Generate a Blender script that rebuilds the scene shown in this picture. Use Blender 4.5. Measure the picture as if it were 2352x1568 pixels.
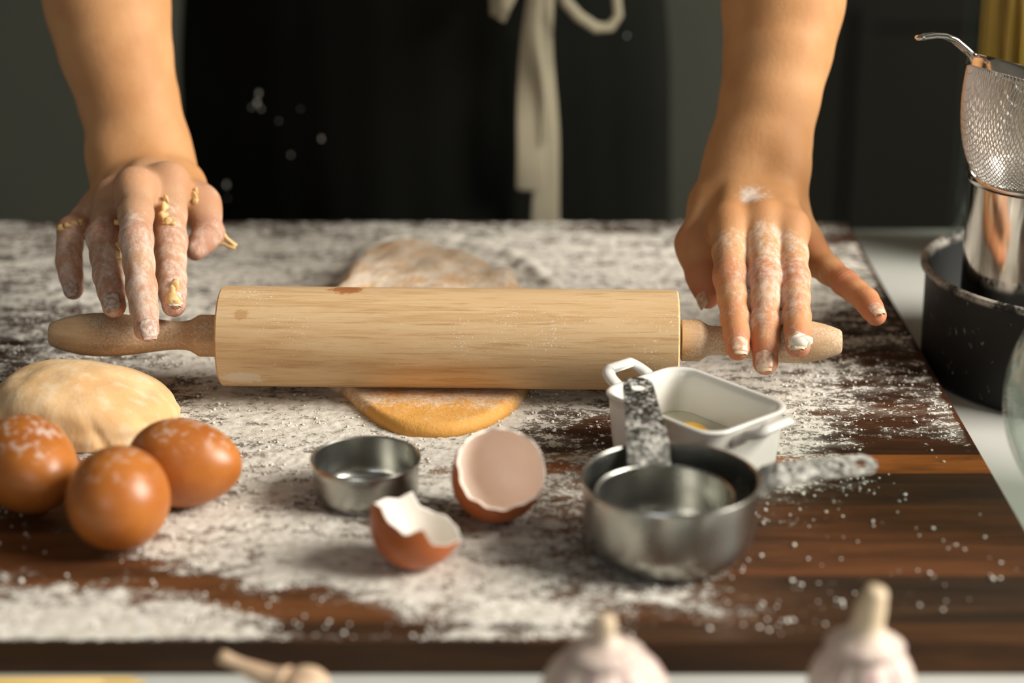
import bpy, bmesh, math, random
import numpy as np
from mathutils import Vector, Matrix, Euler

for o in list(bpy.data.objects):
    bpy.data.objects.remove(o, do_unlink=True)
scene = bpy.context.scene
COL = scene.collection
rng = np.random.default_rng(7)
random.seed(7)

# ---------------------------------------------------------------- camera, light, exposure
PITCH = math.radians(20.0)
FPX, IW, IH = 4400.0, 2352.0, 1568.0
CAM = np.array([0.0, 0.0, 0.38])
cam_data = bpy.data.cameras.new('camera')
cam_data.sensor_width = 36.0
cam_data.lens = FPX / IW * 36.0
cam_data.clip_start = 0.02
cam_data.dof.use_dof = True
cam_data.dof.focus_distance = 0.995
cam_data.dof.aperture_fstop = 3.6
cam = bpy.data.objects.new('camera', cam_data)
COL.objects.link(cam)
cam.location = CAM
cam.rotation_euler = (math.pi / 2 - PITCH, 0, 0)
scene.camera = cam

vs = scene.view_settings
vs.view_transform = 'Standard'
vs.look = 'None'
vs.exposure = 0.06
vs.gamma = 1.0
vs.use_curve_mapping = False
scene.cycles.use_denoising = True
scene.cycles.max_bounces = 10
scene.cycles.transparent_max_bounces = 16
scene.cycles.caustics_reflective = False
scene.cycles.caustics_refractive = False

world = bpy.data.worlds.new('world')
scene.world = world
world.use_nodes = True
world.node_tree.nodes['Background'].inputs[0].default_value = (0.75, 0.85, 1.0, 1)
world.node_tree.nodes['Background'].inputs[1].default_value = 0.6


def area_light(name, loc, target, sx, sy, power, color):
    d = bpy.data.lights.new(name, 'AREA')
    d.shape = 'RECTANGLE'
    d.size, d.size_y, d.energy, d.color = sx, sy, power, color
    o = bpy.data.objects.new(name, d)
    COL.objects.link(o)
    o.location = loc
    o.rotation_euler = (Vector(target) - Vector(loc)).to_track_quat('-Z', 'Y').to_euler()
    return o


# daylight through the window in the right-hand wall, and an added weak fill lamp behind the camera
area_light('window_daylight', (2.35, 0.40, 1.45), (0.0, 0.95, 0.0), 1.4, 1.4, 165, (1.0, 0.94, 0.85))
area_light('camera_side_fill', (-0.9, -1.9, 1.05), (-0.1, 1.0, 0.1), 1.1, 0.9, 8, (0.93, 0.97, 1.0))

# ---------------------------------------------------------------- geometry helpers
FWD = np.array([0, math.cos(PITCH), -math.sin(PITCH)])
UPV = np.array([0, math.sin(PITCH), math.cos(PITCH)])


def ray(px, py):
    return FWD + np.array([(px - IW / 2) / FPX, 0, 0]) - UPV * ((py - IH / 2) / FPX)


def at_y(px, py, y):
    d = ray(px, py)
    return CAM + d * (y / d[1])


def at_z(px, py, z=0.0):
    d = ray(px, py)
    return CAM + d * ((z - CAM[2]) / d[2])


def px_scale(p):
    return FPX / float(np.dot(np.asarray(p) - CAM, FWD))


def project(P):
    D = P - CAM
    zc = D @ FWD
    return IW / 2 + FPX * D[:, 0] / zc, IH / 2 - FPX * (D @ UPV) / zc


def mesh_np(name, V, F, smooth=True):
    """V (n,3), F list of faces or (m,k) array"""
    me = bpy.data.meshes.new(name)
    V = np.asarray(V, dtype=np.float32)
    if isinstance(F, np.ndarray):
        m, k = F.shape
        me.vertices.add(len(V))
        me.vertices.foreach_set('co', V.ravel())
        me.loops.add(m * k)
        me.loops.foreach_set('vertex_index', F.astype(np.int32).ravel())
        me.polygons.add(m)
        me.polygons.foreach_set('loop_start', np.arange(0, m * k, k, dtype=np.int32))
        me.polygons.foreach_set('loop_total', np.full(m, k, dtype=np.int32))
        me.update(calc_edges=True)
    else:
        me.from_pydata([tuple(v) for v in V.tolist()], [], F)
    if smooth:
        me.polygons.foreach_set('use_smooth', np.ones(len(me.polygons), dtype=bool))
    me.update()
    return me


def attr(me, name, vals):
    a = me.attributes.new(name, 'FLOAT', 'POINT')
    a.data.foreach_set('value', np.asarray(vals, dtype=np.float32))


class MB:
    """collects pieces of ONE mesh"""
    def __init__(s):
        s.V, s.F = [], []

    def add(s, V, F):
        n = len(s.V)
        s.V += [tuple(map(float, v)) for v in V]
        s.F += [tuple(n + i for i in f) for f in F]

    def loft(s, rings, close=True, cap0=True, cap1=True):
        n = len(rings[0])
        V = [p for r in rings for p in r]
        F = []
        for i in range(len(rings) - 1):
            for j in range(n if close else n - 1):
                k = (j + 1) % n
                F.append((i * n + j, i * n + k, (i + 1) * n + k, (i + 1) * n + j))
        if cap0:
            F.append(tuple(range(n - 1, -1, -1)))
        if cap1:
            b = (len(rings) - 1) * n
            F.append(tuple(range(b, b + n)))
        s.add(V, F)

    def lathe(s, prof, n=48, fr=None, cap0=True, cap1=True, c=(0, 0)):
        rings = []
        for q in prof:
            r, z = q[0], q[1]
            rings.append([(c[0] + r * (fr(a, z) if fr else 1) * math.cos(a), c[1] + r * (fr(a, z) if fr else 1) * math.sin(a), z)
                          for a in [2 * math.pi * i / n for i in range(n)]])
        s.loft(rings, cap0=cap0, cap1=cap1)

    def tube(s, pts, rad, n=10, flat=1.0, up=(0, 0, 1), cap=True):
        """sweep an ellipse (rad across, rad*flat along `up`) along pts"""
        pts = [Vector(p) for p in pts]
        rings = []
        for i, p in enumerate(pts):
            t = (pts[min(i + 1, len(pts) - 1)] - pts[max(i - 1, 0)]).normalized()
            u = Vector(up)
            b = t.cross(u)
            if b.length < 1e-4:
                b = t.cross(Vector((1, 0, 0)))
            b.normalize()
            u = b.cross(t).normalized()
            r = rad[i] if hasattr(rad, '__len__') else rad
            f = flat[i] if hasattr(flat, '__len__') else flat
            rings.append([p + b * (r * math.cos(a)) + u * (r * f * math.sin(a)) for a in [2 * math.pi * j / n for j in range(n)]])
        s.loft(rings, cap0=cap, cap1=cap)

    def box(s, lo, hi, bev=0.0):
        bm = bmesh.new()
        bmesh.ops.create_cube(bm, size=1)
        for v in bm.verts:
            v.co = Vector([lo[i] + (v.co[i] + 0.5) * (hi[i] - lo[i]) for i in range(3)])
        if bev:
            bmesh.ops.bevel(bm, geom=bm.edges[:], offset=bev, segments=2, profile=0.7, affect='EDGES')
        bm.verts.index_update()
        s.add([v.co[:] for v in bm.verts], [[v.index for v in f.verts] for f in bm.faces])
        bm.free()

    def blob(s, c, r, seed=0, n=2, amp=0.2):
        bm = bmesh.new()
        bmesh.ops.create_icosphere(bm, subdivisions=n, radius=1)
        rr = random.Random(seed)
        bm.verts.index_update()
        V = []
        k = [rr.uniform(-3, 3) for _ in range(6)]
        for v in bm.verts:
            a = 1 + amp * math.sin(k[0] * 2 * v.co.x + k[1]) * math.sin(k[2] * 2 * v.co.y + k[3]) + amp * 0.6 * math.sin(k[4] * 3 * v.co.z + k[5])
            V.append([c[i] + v.co[i] * a * (r[i] if hasattr(r, '__len__') else r) for i in range(3)])
        s.add(V, [[v.index for v in f.verts] for f in bm.faces])
        bm.free()

    def mesh(s, name, smooth=True):
        me = bpy.data.meshes.new(name)
        me.from_pydata(s.V, [], s.F)
        if smooth:
            me.polygons.foreach_set('use_smooth', np.ones(len(me.polygons), dtype=bool))
        bm = bmesh.new()
        bm.from_mesh(me)
        bmesh.ops.recalc_face_normals(bm, faces=bm.faces)
        bm.to_mesh(me)
        bm.free()
        me.update()
        return me


def tag(o, label=None, cat=None, group=None, kind=None):
    for k, v in (('label', label), ('category', cat), ('group', group), ('kind', kind)):
        if v:
            o[k] = v
    return o


def obj(name, me, m, parent=None, sharp=None):
    if isinstance(me, MB):
        me = me.mesh(name)
    o = bpy.data.objects.new(name, me)
    COL.objects.link(o)
    if m is not None:
        me.materials.append(m)
    if parent is not None:
        o.parent = parent
    if sharp:
        me.set_sharp_from_angle(angle=math.radians(sharp))
    return o


def empty(name, loc, label, cat, rot=(0, 0, 0), group=None):
    o = bpy.data.objects.new(name, None)
    o.empty_display_size = 0.02
    COL.objects.link(o)
    o.location = loc
    o.rotation_euler = rot
    return tag(o, label, cat, group)


def smoothstep(a, b, x):
    t = np.clip((x - a) / (b - a), 0, 1)
    return t * t * (3 - 2 * t)


def _hash(ix, iy, iz, seed):
    n = (ix.astype(np.int64) * 374761393 + iy.astype(np.int64) * 668265263 + iz.astype(np.int64) * 2147483647 + seed * 1274126177) & 0x7fffffff
    n = ((n ^ (n >> 13)) * 1274126177) & 0x7fffffff
    n = ((n ^ (n >> 16)) * 668265263) & 0x7fffffff
    return (n & 0xffff) / 65535.0


def vnoise(x, y, z=None, seed=0):
    x, y = np.asarray(x, float), np.asarray(y, float)
    z = np.zeros_like(x) if z is None else np.asarray(z, float)
    ix, iy, iz = np.floor(x), np.floor(y), np.floor(z)
    fx, fy, fz = x - ix, y - iy, z - iz
    fx, fy, fz = [t * t * (3 - 2 * t) for t in (fx, fy, fz)]
    r = 0
    for dx in (0, 1):
        for dy in (0, 1):
            for dz in (0, 1):
                w = (fx if dx else 1 - fx) * (fy if dy else 1 - fy) * (fz if dz else 1 - fz)
                r = r + w * _hash(ix + dx, iy + dy, iz + dz, seed)
    return r


# ---------------------------------------------------------------- material helper
class M:
    def __init__(s, name):
        s.m = bpy.data.materials.new(name)
        s.m.use_nodes = True
        s.t = s.m.node_tree
        s.t.nodes.clear()
        s.out = s.n('ShaderNodeOutputMaterial')
        s.p = s.n('ShaderNodeBsdfPrincipled')
        s.t.links.new(s.p.outputs[0], s.out.inputs[0])

    def n(s, kind, **kw):
        nd = s.t.nodes.new(kind)
        for k, v in kw.items():
            setattr(nd, k, v)
        return nd

    def put(s, sock, v):
        if hasattr(v, 'is_output'):
            s.t.links.new(v, sock)
        elif isinstance(v, (tuple, list)) and len(v) == 3 and sock.type == 'RGBA':
            sock.default_value = (*v, 1)
        else:
            sock.default_value = v

    def set(s, **kw):
        for k, v in kw.items():
            s.put(s.p.inputs[k.replace('_', ' ')], v)
        return s

    def coord(s, which='Object', scale=(1, 1, 1), rot=(0, 0, 0), loc=(0, 0, 0)):
        c = s.n('ShaderNodeTexCoord')
        mp = s.n('ShaderNodeMapping')
        mp.inputs['Scale'].default_value = scale
        mp.inputs['Rotation'].default_value = rot
        mp.inputs['Location'].default_value = loc
        s.t.links.new(c.outputs[which], mp.inputs[0])
        return mp.outputs[0]

    def noise(s, vec, scale, detail=3, rough=0.55, dist=0.0, color=False):
        nd = s.n('ShaderNodeTexNoise')
        s.put(nd.inputs['Vector'], vec)
        nd.inputs['Scale'].default_value = scale
        nd.inputs['Detail'].default_value = detail
        nd.inputs['Roughness'].default_value = rough
        nd.inputs['Distortion'].default_value = dist
        return nd.outputs[1 if color else 0]

    def voro(s, vec, scale, feature='F1'):
        nd = s.n('ShaderNodeTexVoronoi', feature=feature)
        s.put(nd.inputs['Vector'], vec)
        nd.inputs['Scale'].default_value = scale
        return nd.outputs[0]

    def wave(s, vec, scale, dist=2.0, detail=2, dscale=1.0, direction='X'):
        nd = s.n('ShaderNodeTexWave', bands_direction=direction)
        s.put(nd.inputs['Vector'], vec)
        nd.inputs['Scale'].default_value = scale
        nd.inputs['Distortion'].default_value = dist
        nd.inputs['Detail'].default_value = detail
        nd.inputs['Detail Scale'].default_value = dscale
        return nd.outputs[1]

    def attr(s, name):
        nd = s.n('ShaderNodeAttribute', attribute_name=name)
        return nd.outputs['Fac']

    def math(s, op, a, b=0.0, c=0.0, clamp=False):
        nd = s.n('ShaderNodeMath', operation=op, use_clamp=clamp)
        s.put(nd.inputs[0], a)
        s.put(nd.inputs[1], b)
        s.put(nd.inputs[2], c)
        return nd.outputs[0]

    def range(s, v, a, b, c=0.0, d=1.0):
        nd = s.n('ShaderNodeMapRange', interpolation_type='SMOOTHSTEP')
        s.put(nd.inputs[0], v)
        for i, q in enumerate((a, b, c, d)):
            nd.inputs[i + 1].default_value = q
        return nd.outputs[0]

    def ramp(s, f, stops):
        nd = s.n('ShaderNodeValToRGB')
        s.put(nd.inputs[0], f)
        e = nd.color_ramp.elements
        while len(e) < len(stops):
            e.new(0.5)
        for i, (p, c) in enumerate(stops):
            e[i].position = p
            e[i].color = (*c, 1)
        return nd.outputs[0]

    def mix(s, f, a, b, blend='MIX'):
        nd = s.n('ShaderNodeMix', data_type='RGBA', blend_type=blend)
        s.put(nd.inputs[0], f)
        s.put(nd.inputs[6], a)
        s.put(nd.inputs[7], b)
        return nd.outputs[2]

    def bump(s, h, strength=0.3, dist=0.001, normal=None):
        nd = s.n('ShaderNodeBump')
        nd.inputs['Strength'].default_value = strength
        nd.inputs['Distance'].default_value = dist
        s.put(nd.inputs['Height'], h)
        if normal is not None:
            s.put(nd.inputs['Normal'], normal)
        return nd.outputs[0]

    def sep(s, vec):
        nd = s.n('ShaderNodeSeparateXYZ')
        s.put(nd.inputs[0], vec)
        return nd.outputs


def srgb(r, g, b):
    f = lambda c: (c / 255 / 12.92) if c / 255 < 0.04045 else ((c / 255 + 0.055) / 1.055) ** 2.4
    return (f(r), f(g), f(b))


def plain(name, col, rough=0.6, metal=0.0, **kw):
    k = M(name)
    k.set(Base_Color=col, Roughness=rough, Metallic=metal, **kw)
    return k.m

# ---------------------------------------------------------------- the room
ZT = -0.015           # table top; the board's top is z = 0
ZF = ZT - 0.75        # floor


def wall_mat(name, col, var=0.12, rough=0.85):
    k = M(name)
    v = k.coord('Object')
    f = k.noise(v, 2.2, 4, 0.6)
    g = k.noise(v, 60, 2)
    c = k.mix(k.range(f, 0.3, 0.7), tuple(x * (1 - var) for x in col), tuple(x * (1 + var) for x in col))
    k.set(Base_Color=c, Roughness=rough, Normal=k.bump(g, 0.15, 0.002))
    return k.m


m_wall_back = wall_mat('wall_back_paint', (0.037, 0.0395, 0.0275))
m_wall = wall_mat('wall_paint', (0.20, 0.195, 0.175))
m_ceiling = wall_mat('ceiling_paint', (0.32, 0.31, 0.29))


def floor_mat():
    k = M('floor_boards')
    v = k.coord('Object', (1, 8, 1))
    c = k.mix(k.noise(v, 3, 4), (0.05, 0.035, 0.022), (0.10, 0.07, 0.045))
    k.set(Base_Color=c, Roughness=0.5)
    return k.m


def struct(name, lo, hi, m, bev=0.0):
    b = MB()
    b.box(lo, hi, bev)
    o = obj(name, b.mesh(name, False), m)
    o['kind'] = 'structure'
    return o


X0, X1, Y0, Y1, ZC = -2.6, 2.6, -2.2, 2.45, 2.4
struct('floor', (X0, Y0, ZF - 0.1), (X1, Y1, ZF), floor_mat())
struct('ceiling', (X0, Y0, ZC), (X1, Y1, ZC + 0.1), m_ceiling)
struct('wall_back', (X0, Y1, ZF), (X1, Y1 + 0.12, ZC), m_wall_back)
struct('wall_left', (X0 - 0.12, Y0, ZF), (X0, Y1, ZC), m_wall)
struct('baseboard_back', (X0, Y1 - 0.015, ZF), (X1, Y1, ZF + 0.09), m_wall_back)


def wall_with_hole(name, axis, pos, thick, u0, u1, hu0, hu1, hz0, hz1, m):
    b = MB()
    for (a0, a1, z0, z1) in ((u0, hu0, ZF, ZC), (hu1, u1, ZF, ZC), (hu0, hu1, ZF, hz0), (hu0, hu1, hz1, ZC)):
        if axis == 'x':
            b.box((pos, a0, z0), (pos + thick, a1, z1))
        else:
            b.box((a0, pos, z0), (a1, pos + thick, z1))
    o = obj(name, b.mesh(name, False), m)
    o['kind'] = 'structure'


m_frame = plain('window_frame_paint', (0.6, 0.58, 0.54), 0.45)


def window(name, axis, pos, u0, u1, z0, z1):
    """frame with a central mullion, opening into the daylight"""
    root = None
    f = 0.05
    for (a0, a1, c0, c1) in ((u0, u0 + f, z0, z1), (u1 - f, u1, z0, z1), (u0 + f, u1 - f, z0, z0 + f), (u0 + f, u1 - f, z1 - f, z1)):
        b = MB()
        if axis == 'x':
            b.box((pos, a0, c0), (pos + 0.06, a1, c1), 0.004)
        else:
            b.box((a0, pos, c0), (a1, pos + 0.06, c1), 0.004)
        o = obj(name if root is None else 'frame_bar', b.mesh('bar', False), m_frame, root)
        if root is None:
            root = o
            o['kind'] = 'structure'


wall_with_hole('wall_right', 'x', X1, 0.12, Y0, Y1, -0.4, 1.2, 0.65, 2.25, m_wall)
wall_with_hole('wall_front', 'y', Y0 - 0.12, 0.12, X0, X1, -1.5, -0.3, 0.5, 1.6, m_wall)
window('window_1', 'x', X1 + 0.04, -0.4, 1.2, 0.65, 2.25)
window('window_2', 'y', Y0 - 0.1, -1.5, -0.3, 0.5, 1.6)

# ---------------------------------------------------------------- white table
m_white = M('white_table_paint')
_v = m_white.coord('Object')
m_white.set(Base_Color=m_white.mix(m_white.range(m_white.noise(_v, 7, 4), 0.35, 0.7), (0.50, 0.51, 0.47), (0.57, 0.58, 0.54)),
            Roughness=0.33, Normal=m_white.bump(m_white.noise(_v, 300, 2), 0.05, 0.001))
m_white = m_white.m
table = empty('kitchen_table', (0, 0.86, ZF), 'white kitchen table carrying the dark wooden board', 'table')
b = MB()
b.box((-0.85, -0.44, 0.71), (0.85, 0.462, 0.75), 0.003)
obj('table_top', b.mesh('table_top', False), m_white, table)
b = MB()
b.box((-0.78, -0.38, 0.62), (0.78, 0.40, 0.709))
obj('apron_rail', b.mesh('apron_rail', False), m_white, table)
for sx in (-0.77, 0.77):
    for sy in (-0.37, 0.39):
        b = MB()
        b.box((sx - 0.03, sy - 0.03, 0), (sx + 0.03, sy + 0.03, 0.709), 0.004)
        obj('leg', b.mesh('leg', False), m_white, table)

# ---------------------------------------------------------------- dark door in the back wall, right
m_door = M('dark_door_paint')
m_door.set(Base_Color=m_door.mix(m_door.noise(m_door.coord('Object'), 5, 3), (0.006, 0.0062, 0.0045), (0.0085, 0.0088, 0.006)), Roughness=0.75)
m_door.p.inputs['Specular IOR Level'].default_value = 0.12
m_door = m_door.m
dx0 = 0.325
b = MB()
b.box((dx0, Y1 - 0.03, ZF + .01), (dx0 + 0.86, Y1 - .001, 1.42), 0.003)
door = obj('door_1', b.mesh('door_1', False), m_door)
door['kind'] = 'structure'
for z0, z1 in ((ZF + .14, -.05), (.10, 1.28)):
    for (a0, a1, c0, c1) in ((.11, .75, z0, z0 + .025), (.11, .75, z1 - .025, z1), (.11, .135, z0 + .025, z1 - .025), (.725, .75, z0 + .025, z1 - .025)):
        b = MB()
        b.box((dx0 + a0, Y1 - .038, c0), (dx0 + a1, Y1 - .0302, c1), .003)
        obj('moulding', b.mesh('moulding', False), m_door, door)
b = MB()
b.tube([(dx0 + .78, Y1 - .03, .22), (dx0 + .78, Y1 - .075, .22), (dx0 + .77, Y1 - .08, .22), (dx0 + .66, Y1 - .08, .22)], .008)
obj('door_handle', b, m_door, door)

# ---------------------------------------------------------------- wooden board of glued strips
def walnut():
    k = M('dark_board_wood')
    oi = k.n('ShaderNodeObjectInfo')
    v = k.coord('Object', (1.0, 9, 9))
    off = k.n('ShaderNodeVectorMath', operation='ADD')
    k.put(off.inputs[0], v)
    k.put(off.inputs[1], oi.outputs['Location'])
    v = off.outputs[0]
    g = k.noise(v, 9, 6, 0.62, 0.6)
    g2 = k.noise(v, 60, 3, 0.6)
    xx = k.sep(k.coord('Object'))[0]
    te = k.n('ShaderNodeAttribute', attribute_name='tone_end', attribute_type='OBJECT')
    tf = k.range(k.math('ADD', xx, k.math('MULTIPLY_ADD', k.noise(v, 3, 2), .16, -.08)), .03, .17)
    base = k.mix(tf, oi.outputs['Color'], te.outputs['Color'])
    dark = k.mix(0.62, base, (0.012, 0.008, 0.005))
    lite = k.mix(0.35, base, (0.22, 0.10, 0.035))
    c = k.mix(k.range(g, 0.32, 0.66), dark, base)
    c = k.mix(k.math('MULTIPLY', k.range(g, 0.55, 0.8), 0.6), c, lite)
    c = k.mix(k.math('MULTIPLY', k.range(g2, 0.52, 0.75), 0.35), c, (0.012, 0.008, 0.006))
    k.set(Base_Color=c, Roughness=k.math('MULTIPLY_ADD', g, 0.25, 0.42), Normal=k.bump(g2, 0.12, 0.0006))
    k.p.inputs['Specular IOR Level'].default_value = 0.18
    return k.m


BX0, BX1 = -0.44, 0.2342
edges = [1474, 1432, 1322, 1236, 1160, 1086, 1043, 985, 920, 860, 805, 750, 700, 655, 612, 575, 540, 509]
tones = [((.040, .021, .010), 1500, (.060, .030, .012)), ((.105, .046, .017), 1640, (.026, .017, .010)), ((.13, .052, .018), 1840, (.085, .037, .015)), ((.12, .050, .017), 1900, (.075, .033, .013)), ((.10, .045, .015), 1790, (.040, .022, .011)), (.29, .105, .026),  # near right corner: dark end tone is shade put into the wood colour
         (.042, .018, .008), (.062, .027, .012), (.045, .021, .010), (.05, .023, .012), (.03, .016, .009), (.045, .021, .011),
         (.035, .018, .010), (.05, .024, .012), (.04, .02, .012), (.06, .03, .018), (.05, .03, .02)]
ys = [at_z(1176, e, 0)[1] for e in edges]
BY0, BY1 = ys[0], ys[-1]
board = empty('cutting_board', (0, 1.0, ZT), 'large dark wooden board dusted with flour, lying on the white table', 'cutting board')
m_wood = walnut()
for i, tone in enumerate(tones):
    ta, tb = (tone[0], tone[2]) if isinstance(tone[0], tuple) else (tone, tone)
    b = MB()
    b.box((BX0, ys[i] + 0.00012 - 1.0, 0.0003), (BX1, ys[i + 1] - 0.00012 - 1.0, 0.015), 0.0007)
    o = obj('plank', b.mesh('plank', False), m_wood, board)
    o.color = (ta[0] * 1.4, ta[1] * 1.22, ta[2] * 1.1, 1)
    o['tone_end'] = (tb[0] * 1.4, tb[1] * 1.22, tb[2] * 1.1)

# ---------------------------------------------------------------- flour on the board
grid_y = [505, 520, 570, 640, 720, 800, 860, 920, 980, 1030, 1100, 1180, 1240, 1290, 1340, 1390, 1430, 1462, 1480]
grid_x = [-60, 60, 200, 350, 500, 650, 800, 950, 1100, 1250, 1400, 1550, 1700, 1850, 1950, 2050, 2150, 2250, 2400]
G = np.array([
 [.45,.45,.45,.45,.45,.45,.50,.50,.50,.50,.50,.50,.50,.40,.30,.20,.10,.0,.0],
 [.45,.45,.40,.45,.45,.50,.55,.60,.55,.50,.45,.45,.50,.40,.25,.20,.10,.0,.0],
 [.52,.52,.58,.60,.62,.66,.75,.80,.80,.75,.70,.66,.62,.58,.55,.40,.20,.0,.0],
 [.60,.64,.68,.70,.70,.74,.70,.80,.80,.75,.80,.80,.72,.62,.58,.38,.25,.2,.0],
 [.52,.60,.62,.66,.70,.74,.80,.80,.80,.80,.80,.78,.70,.56,.52,.45,.34,.2,.0],
 [.42,.38,.60,.72,.78,.80,.80,.80,.80,.80,.80,.78,.76,.62,.44,.34,.30,.2,.0],
 [.40,.36,.55,.70,.80,.80,.80,.80,.80,.80,.80,.80,.78,.74,.52,.44,.46,.4,.1],
 [.40,.45,.55,.62,.72,.80,.85,.85,.85,.80,.60,.60,.70,.70,.46,.42,.56,.55,.1],
 [.40,.45,.50,.60,.80,.82,.85,.85,.85,.34,.28,.50,.66,.68,.46,.24,.34,.48,.2],
 [.30,.30,.40,.55,.72,.80,.80,.80,.82,.52,.40,.50,.62,.62,.20,.05,.05,.1,.1],
 [.20,.20,.30,.50,.74,.80,.78,.78,.80,.60,.50,.50,.58,.58,.44,.08,.02,.0,.0],
 [.20,.18,.25,.60,.74,.72,.66,.60,.60,.56,.50,.50,.30,.14,.12,.05,.02,.02,.02],
 [.22,.12,.12,.55,.82,.84,.76,.70,.66,.60,.50,.40,.10,.10,.08,.04,.08,.08,.03],
 [.03,.03,.04,.50,.86,.90,.92,.84,.74,.70,.60,.40,.08,.06,.04,.02,.02,.02,.0],
 [.60,.50,.30,.03,.06,.70,.86,.88,.80,.74,.60,.50,.22,.16,.10,.08,.10,.06,.02],
 [.88,.90,.94,.78,.16,.05,.08,.60,.84,.76,.50,.48,.32,.20,.12,.12,.10,.02,.0],
 [.92,.94,.96,.94,.76,.40,.05,.20,.74,.64,.42,.34,.20,.12,.03,.02,.0,.0,.0],
 [.88,.90,.90,.84,.72,.50,.22,.44,.62,.40,.22,.12,.06,.02,.0,.0,.0,.0,.0],
 [.70,.70,.70,.70,.60,.40,.20,.40,.50,.30,.10,.06,.02,.0,.0,.0,.0,.0,.0]])


def density(P):
    px, py = project(P)
    x = P[:, 0]
    y = P[:, 1]
    px = px + 55 * (vnoise(x * 38, y * 55, seed=3) - .5) + 35 * (vnoise(x * 110, y * 150, seed=4) - .5)
    py = py + 34 * (vnoise(x * 36, y * 60, seed=5) - .5) + 24 * (vnoise(x * 120, y * 160, seed=6) - .5)
    xi = np.clip(np.interp(px, grid_x, range(len(grid_x))), 0, len(grid_x) - 1.001)
    yi = np.clip(np.interp(py, grid_y, range(len(grid_y))), 0, len(grid_y) - 1.001)
    a, c = xi.astype(int), yi.astype(int)
    fx, fy = xi - a, yi - c
    d = (G[c, a] * (1 - fx) + G[c, a + 1] * fx) * (1 - fy) + (G[c + 1, a] * (1 - fx) + G[c + 1, a + 1] * fx) * fy
    # uneven sifting, stretched a little along the grain
    d = d + 0.42 * (vnoise(x * 45, y * 120, seed=8) - .5) * np.minimum(1, d * 2.5) + 0.26 * (vnoise(x * 150, y * 300, seed=9) - .5) * np.minimum(1, d * 2.5)
    edge = smoothstep(0.0, 0.004, BX1 - x) * smoothstep(0.0, 0.003, y - BY0) * smoothstep(0, 0.004, BY1 - y)
    return np.clip(d, 0, 1) * edge


# height of the flour: thick where it lies dense, ridged behind the dough
def flour_height(x, y, d):
    h = smoothstep(0.28, 0.95, d) * (0.0004 + 0.0005 * vnoise(x * 230, y * 230, seed=11) + 0.00065 * vnoise(x * 560, y * 560, seed=12))
    return h


RIDGE = [at_z(px, py, 0.004) for px, py in ((800, 640), (845, 572), (900, 548), (960, 538), (1030, 543), (1110, 560), (1180, 584), (1230, 612), (1265, 645))]


def ridge_h(x, y):
    best = np.full(x.shape, 9.0)
    for a, c in zip(RIDGE[:-1], RIDGE[1:]):
        ax, ay, bx, by = a[0], a[1], c[0], c[1]
        t = np.clip(((x - ax) * (bx - ax) + (y - ay) * (by - ay)) / ((bx - ax) ** 2 + (by - ay) ** 2), 0, 1)
        best = np.minimum(best, np.hypot(x - ax - t * (bx - ax), (y - ay - t * (by - ay)) * 0.8))
    return np.exp(-(best / 0.0065) ** 2) * (0.5 + 0.8 * vnoise(x * 90, y * 90, seed=21))


STEP = 0.00115
gx = np.arange(-0.40, BX1 + 0.0001, STEP)
gy = np.arange(BY0, BY1, STEP)
XX, YY = np.meshgrid(gx, gy, indexing='ij')
fx_, fy_ = XX.ravel(), YY.ravel()
fx_ = fx_ + rng.uniform(-.3, .3, fx_.shape) * STEP
fy_ = fy_ + rng.uniform(-.3, .3, fy_.shape) * STEP
fx_ = np.minimum(fx_, BX1)
PP = np.stack([fx_, fy_, np.zeros_like(fx_)], 1)
DD = density(PP)
rh = ridge_h(fx_, fy_)
DD = np.maximum(DD, np.minimum(1, rh * 1.3) * 0.95)
HH = flour_height(fx_, fy_, DD) + 0.0042 * rh
PP[:, 2] = 0.00012 + HH
nx_, ny_ = len(gx), len(gy)
idx = np.arange(nx_ * ny_).reshape(nx_, ny_)
Q = np.stack([idx[:-1, :-1], idx[1:, :-1], idx[1:, 1:], idx[:-1, 1:]], -1).reshape(-1, 4)
Q = Q[DD[Q].max(1) > 0.045]
used, inv = np.unique(Q, return_inverse=True)
Q = inv.reshape(-1, 4)
me = mesh_np('flour', PP[used], Q)
attr(me, 'cover', DD[used])
k = M('white_flour')
_v = k.coord('Object')
_vs = k.coord('Object', (0.75, 1.15, 1))
dn = k.attr('cover')
n1 = k.noise(_vs, 620, 2, 0.7)
n2 = k.noise(_vs, 170, 3, 0.6)
nn = k.math('ADD', k.math('MULTIPLY', n1, 0.52), k.math('MULTIPLY', n2, 0.48))
# dense flour covers, thin flour breaks into grains
th = k.math('MULTIPLY_ADD', dn, -0.375, 0.70)
al = k.range(k.math('SUBTRACT', nn, th), -0.035, 0.06)
al = k.math('MAXIMUM', al, k.math('MULTIPLY', k.range(dn, 0.25, 0.8), 0.42))
fc = k.mix(k.range(n2, 0.35, 0.65), (0.60, 0.555, 0.48), (0.72, 0.69, 0.62))
k.set(Base_Color=fc, Roughness=0.95, Alpha=al, Normal=k.bump(n1, 0.5, 0.0008))
k.p.inputs['Specular IOR Level'].default_value = 0.1
m_flour = k.m
flour = obj('flour', me, m_flour)
tag(flour, 'white flour dusted over the dark wooden board', 'flour', kind='stuff')

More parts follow.
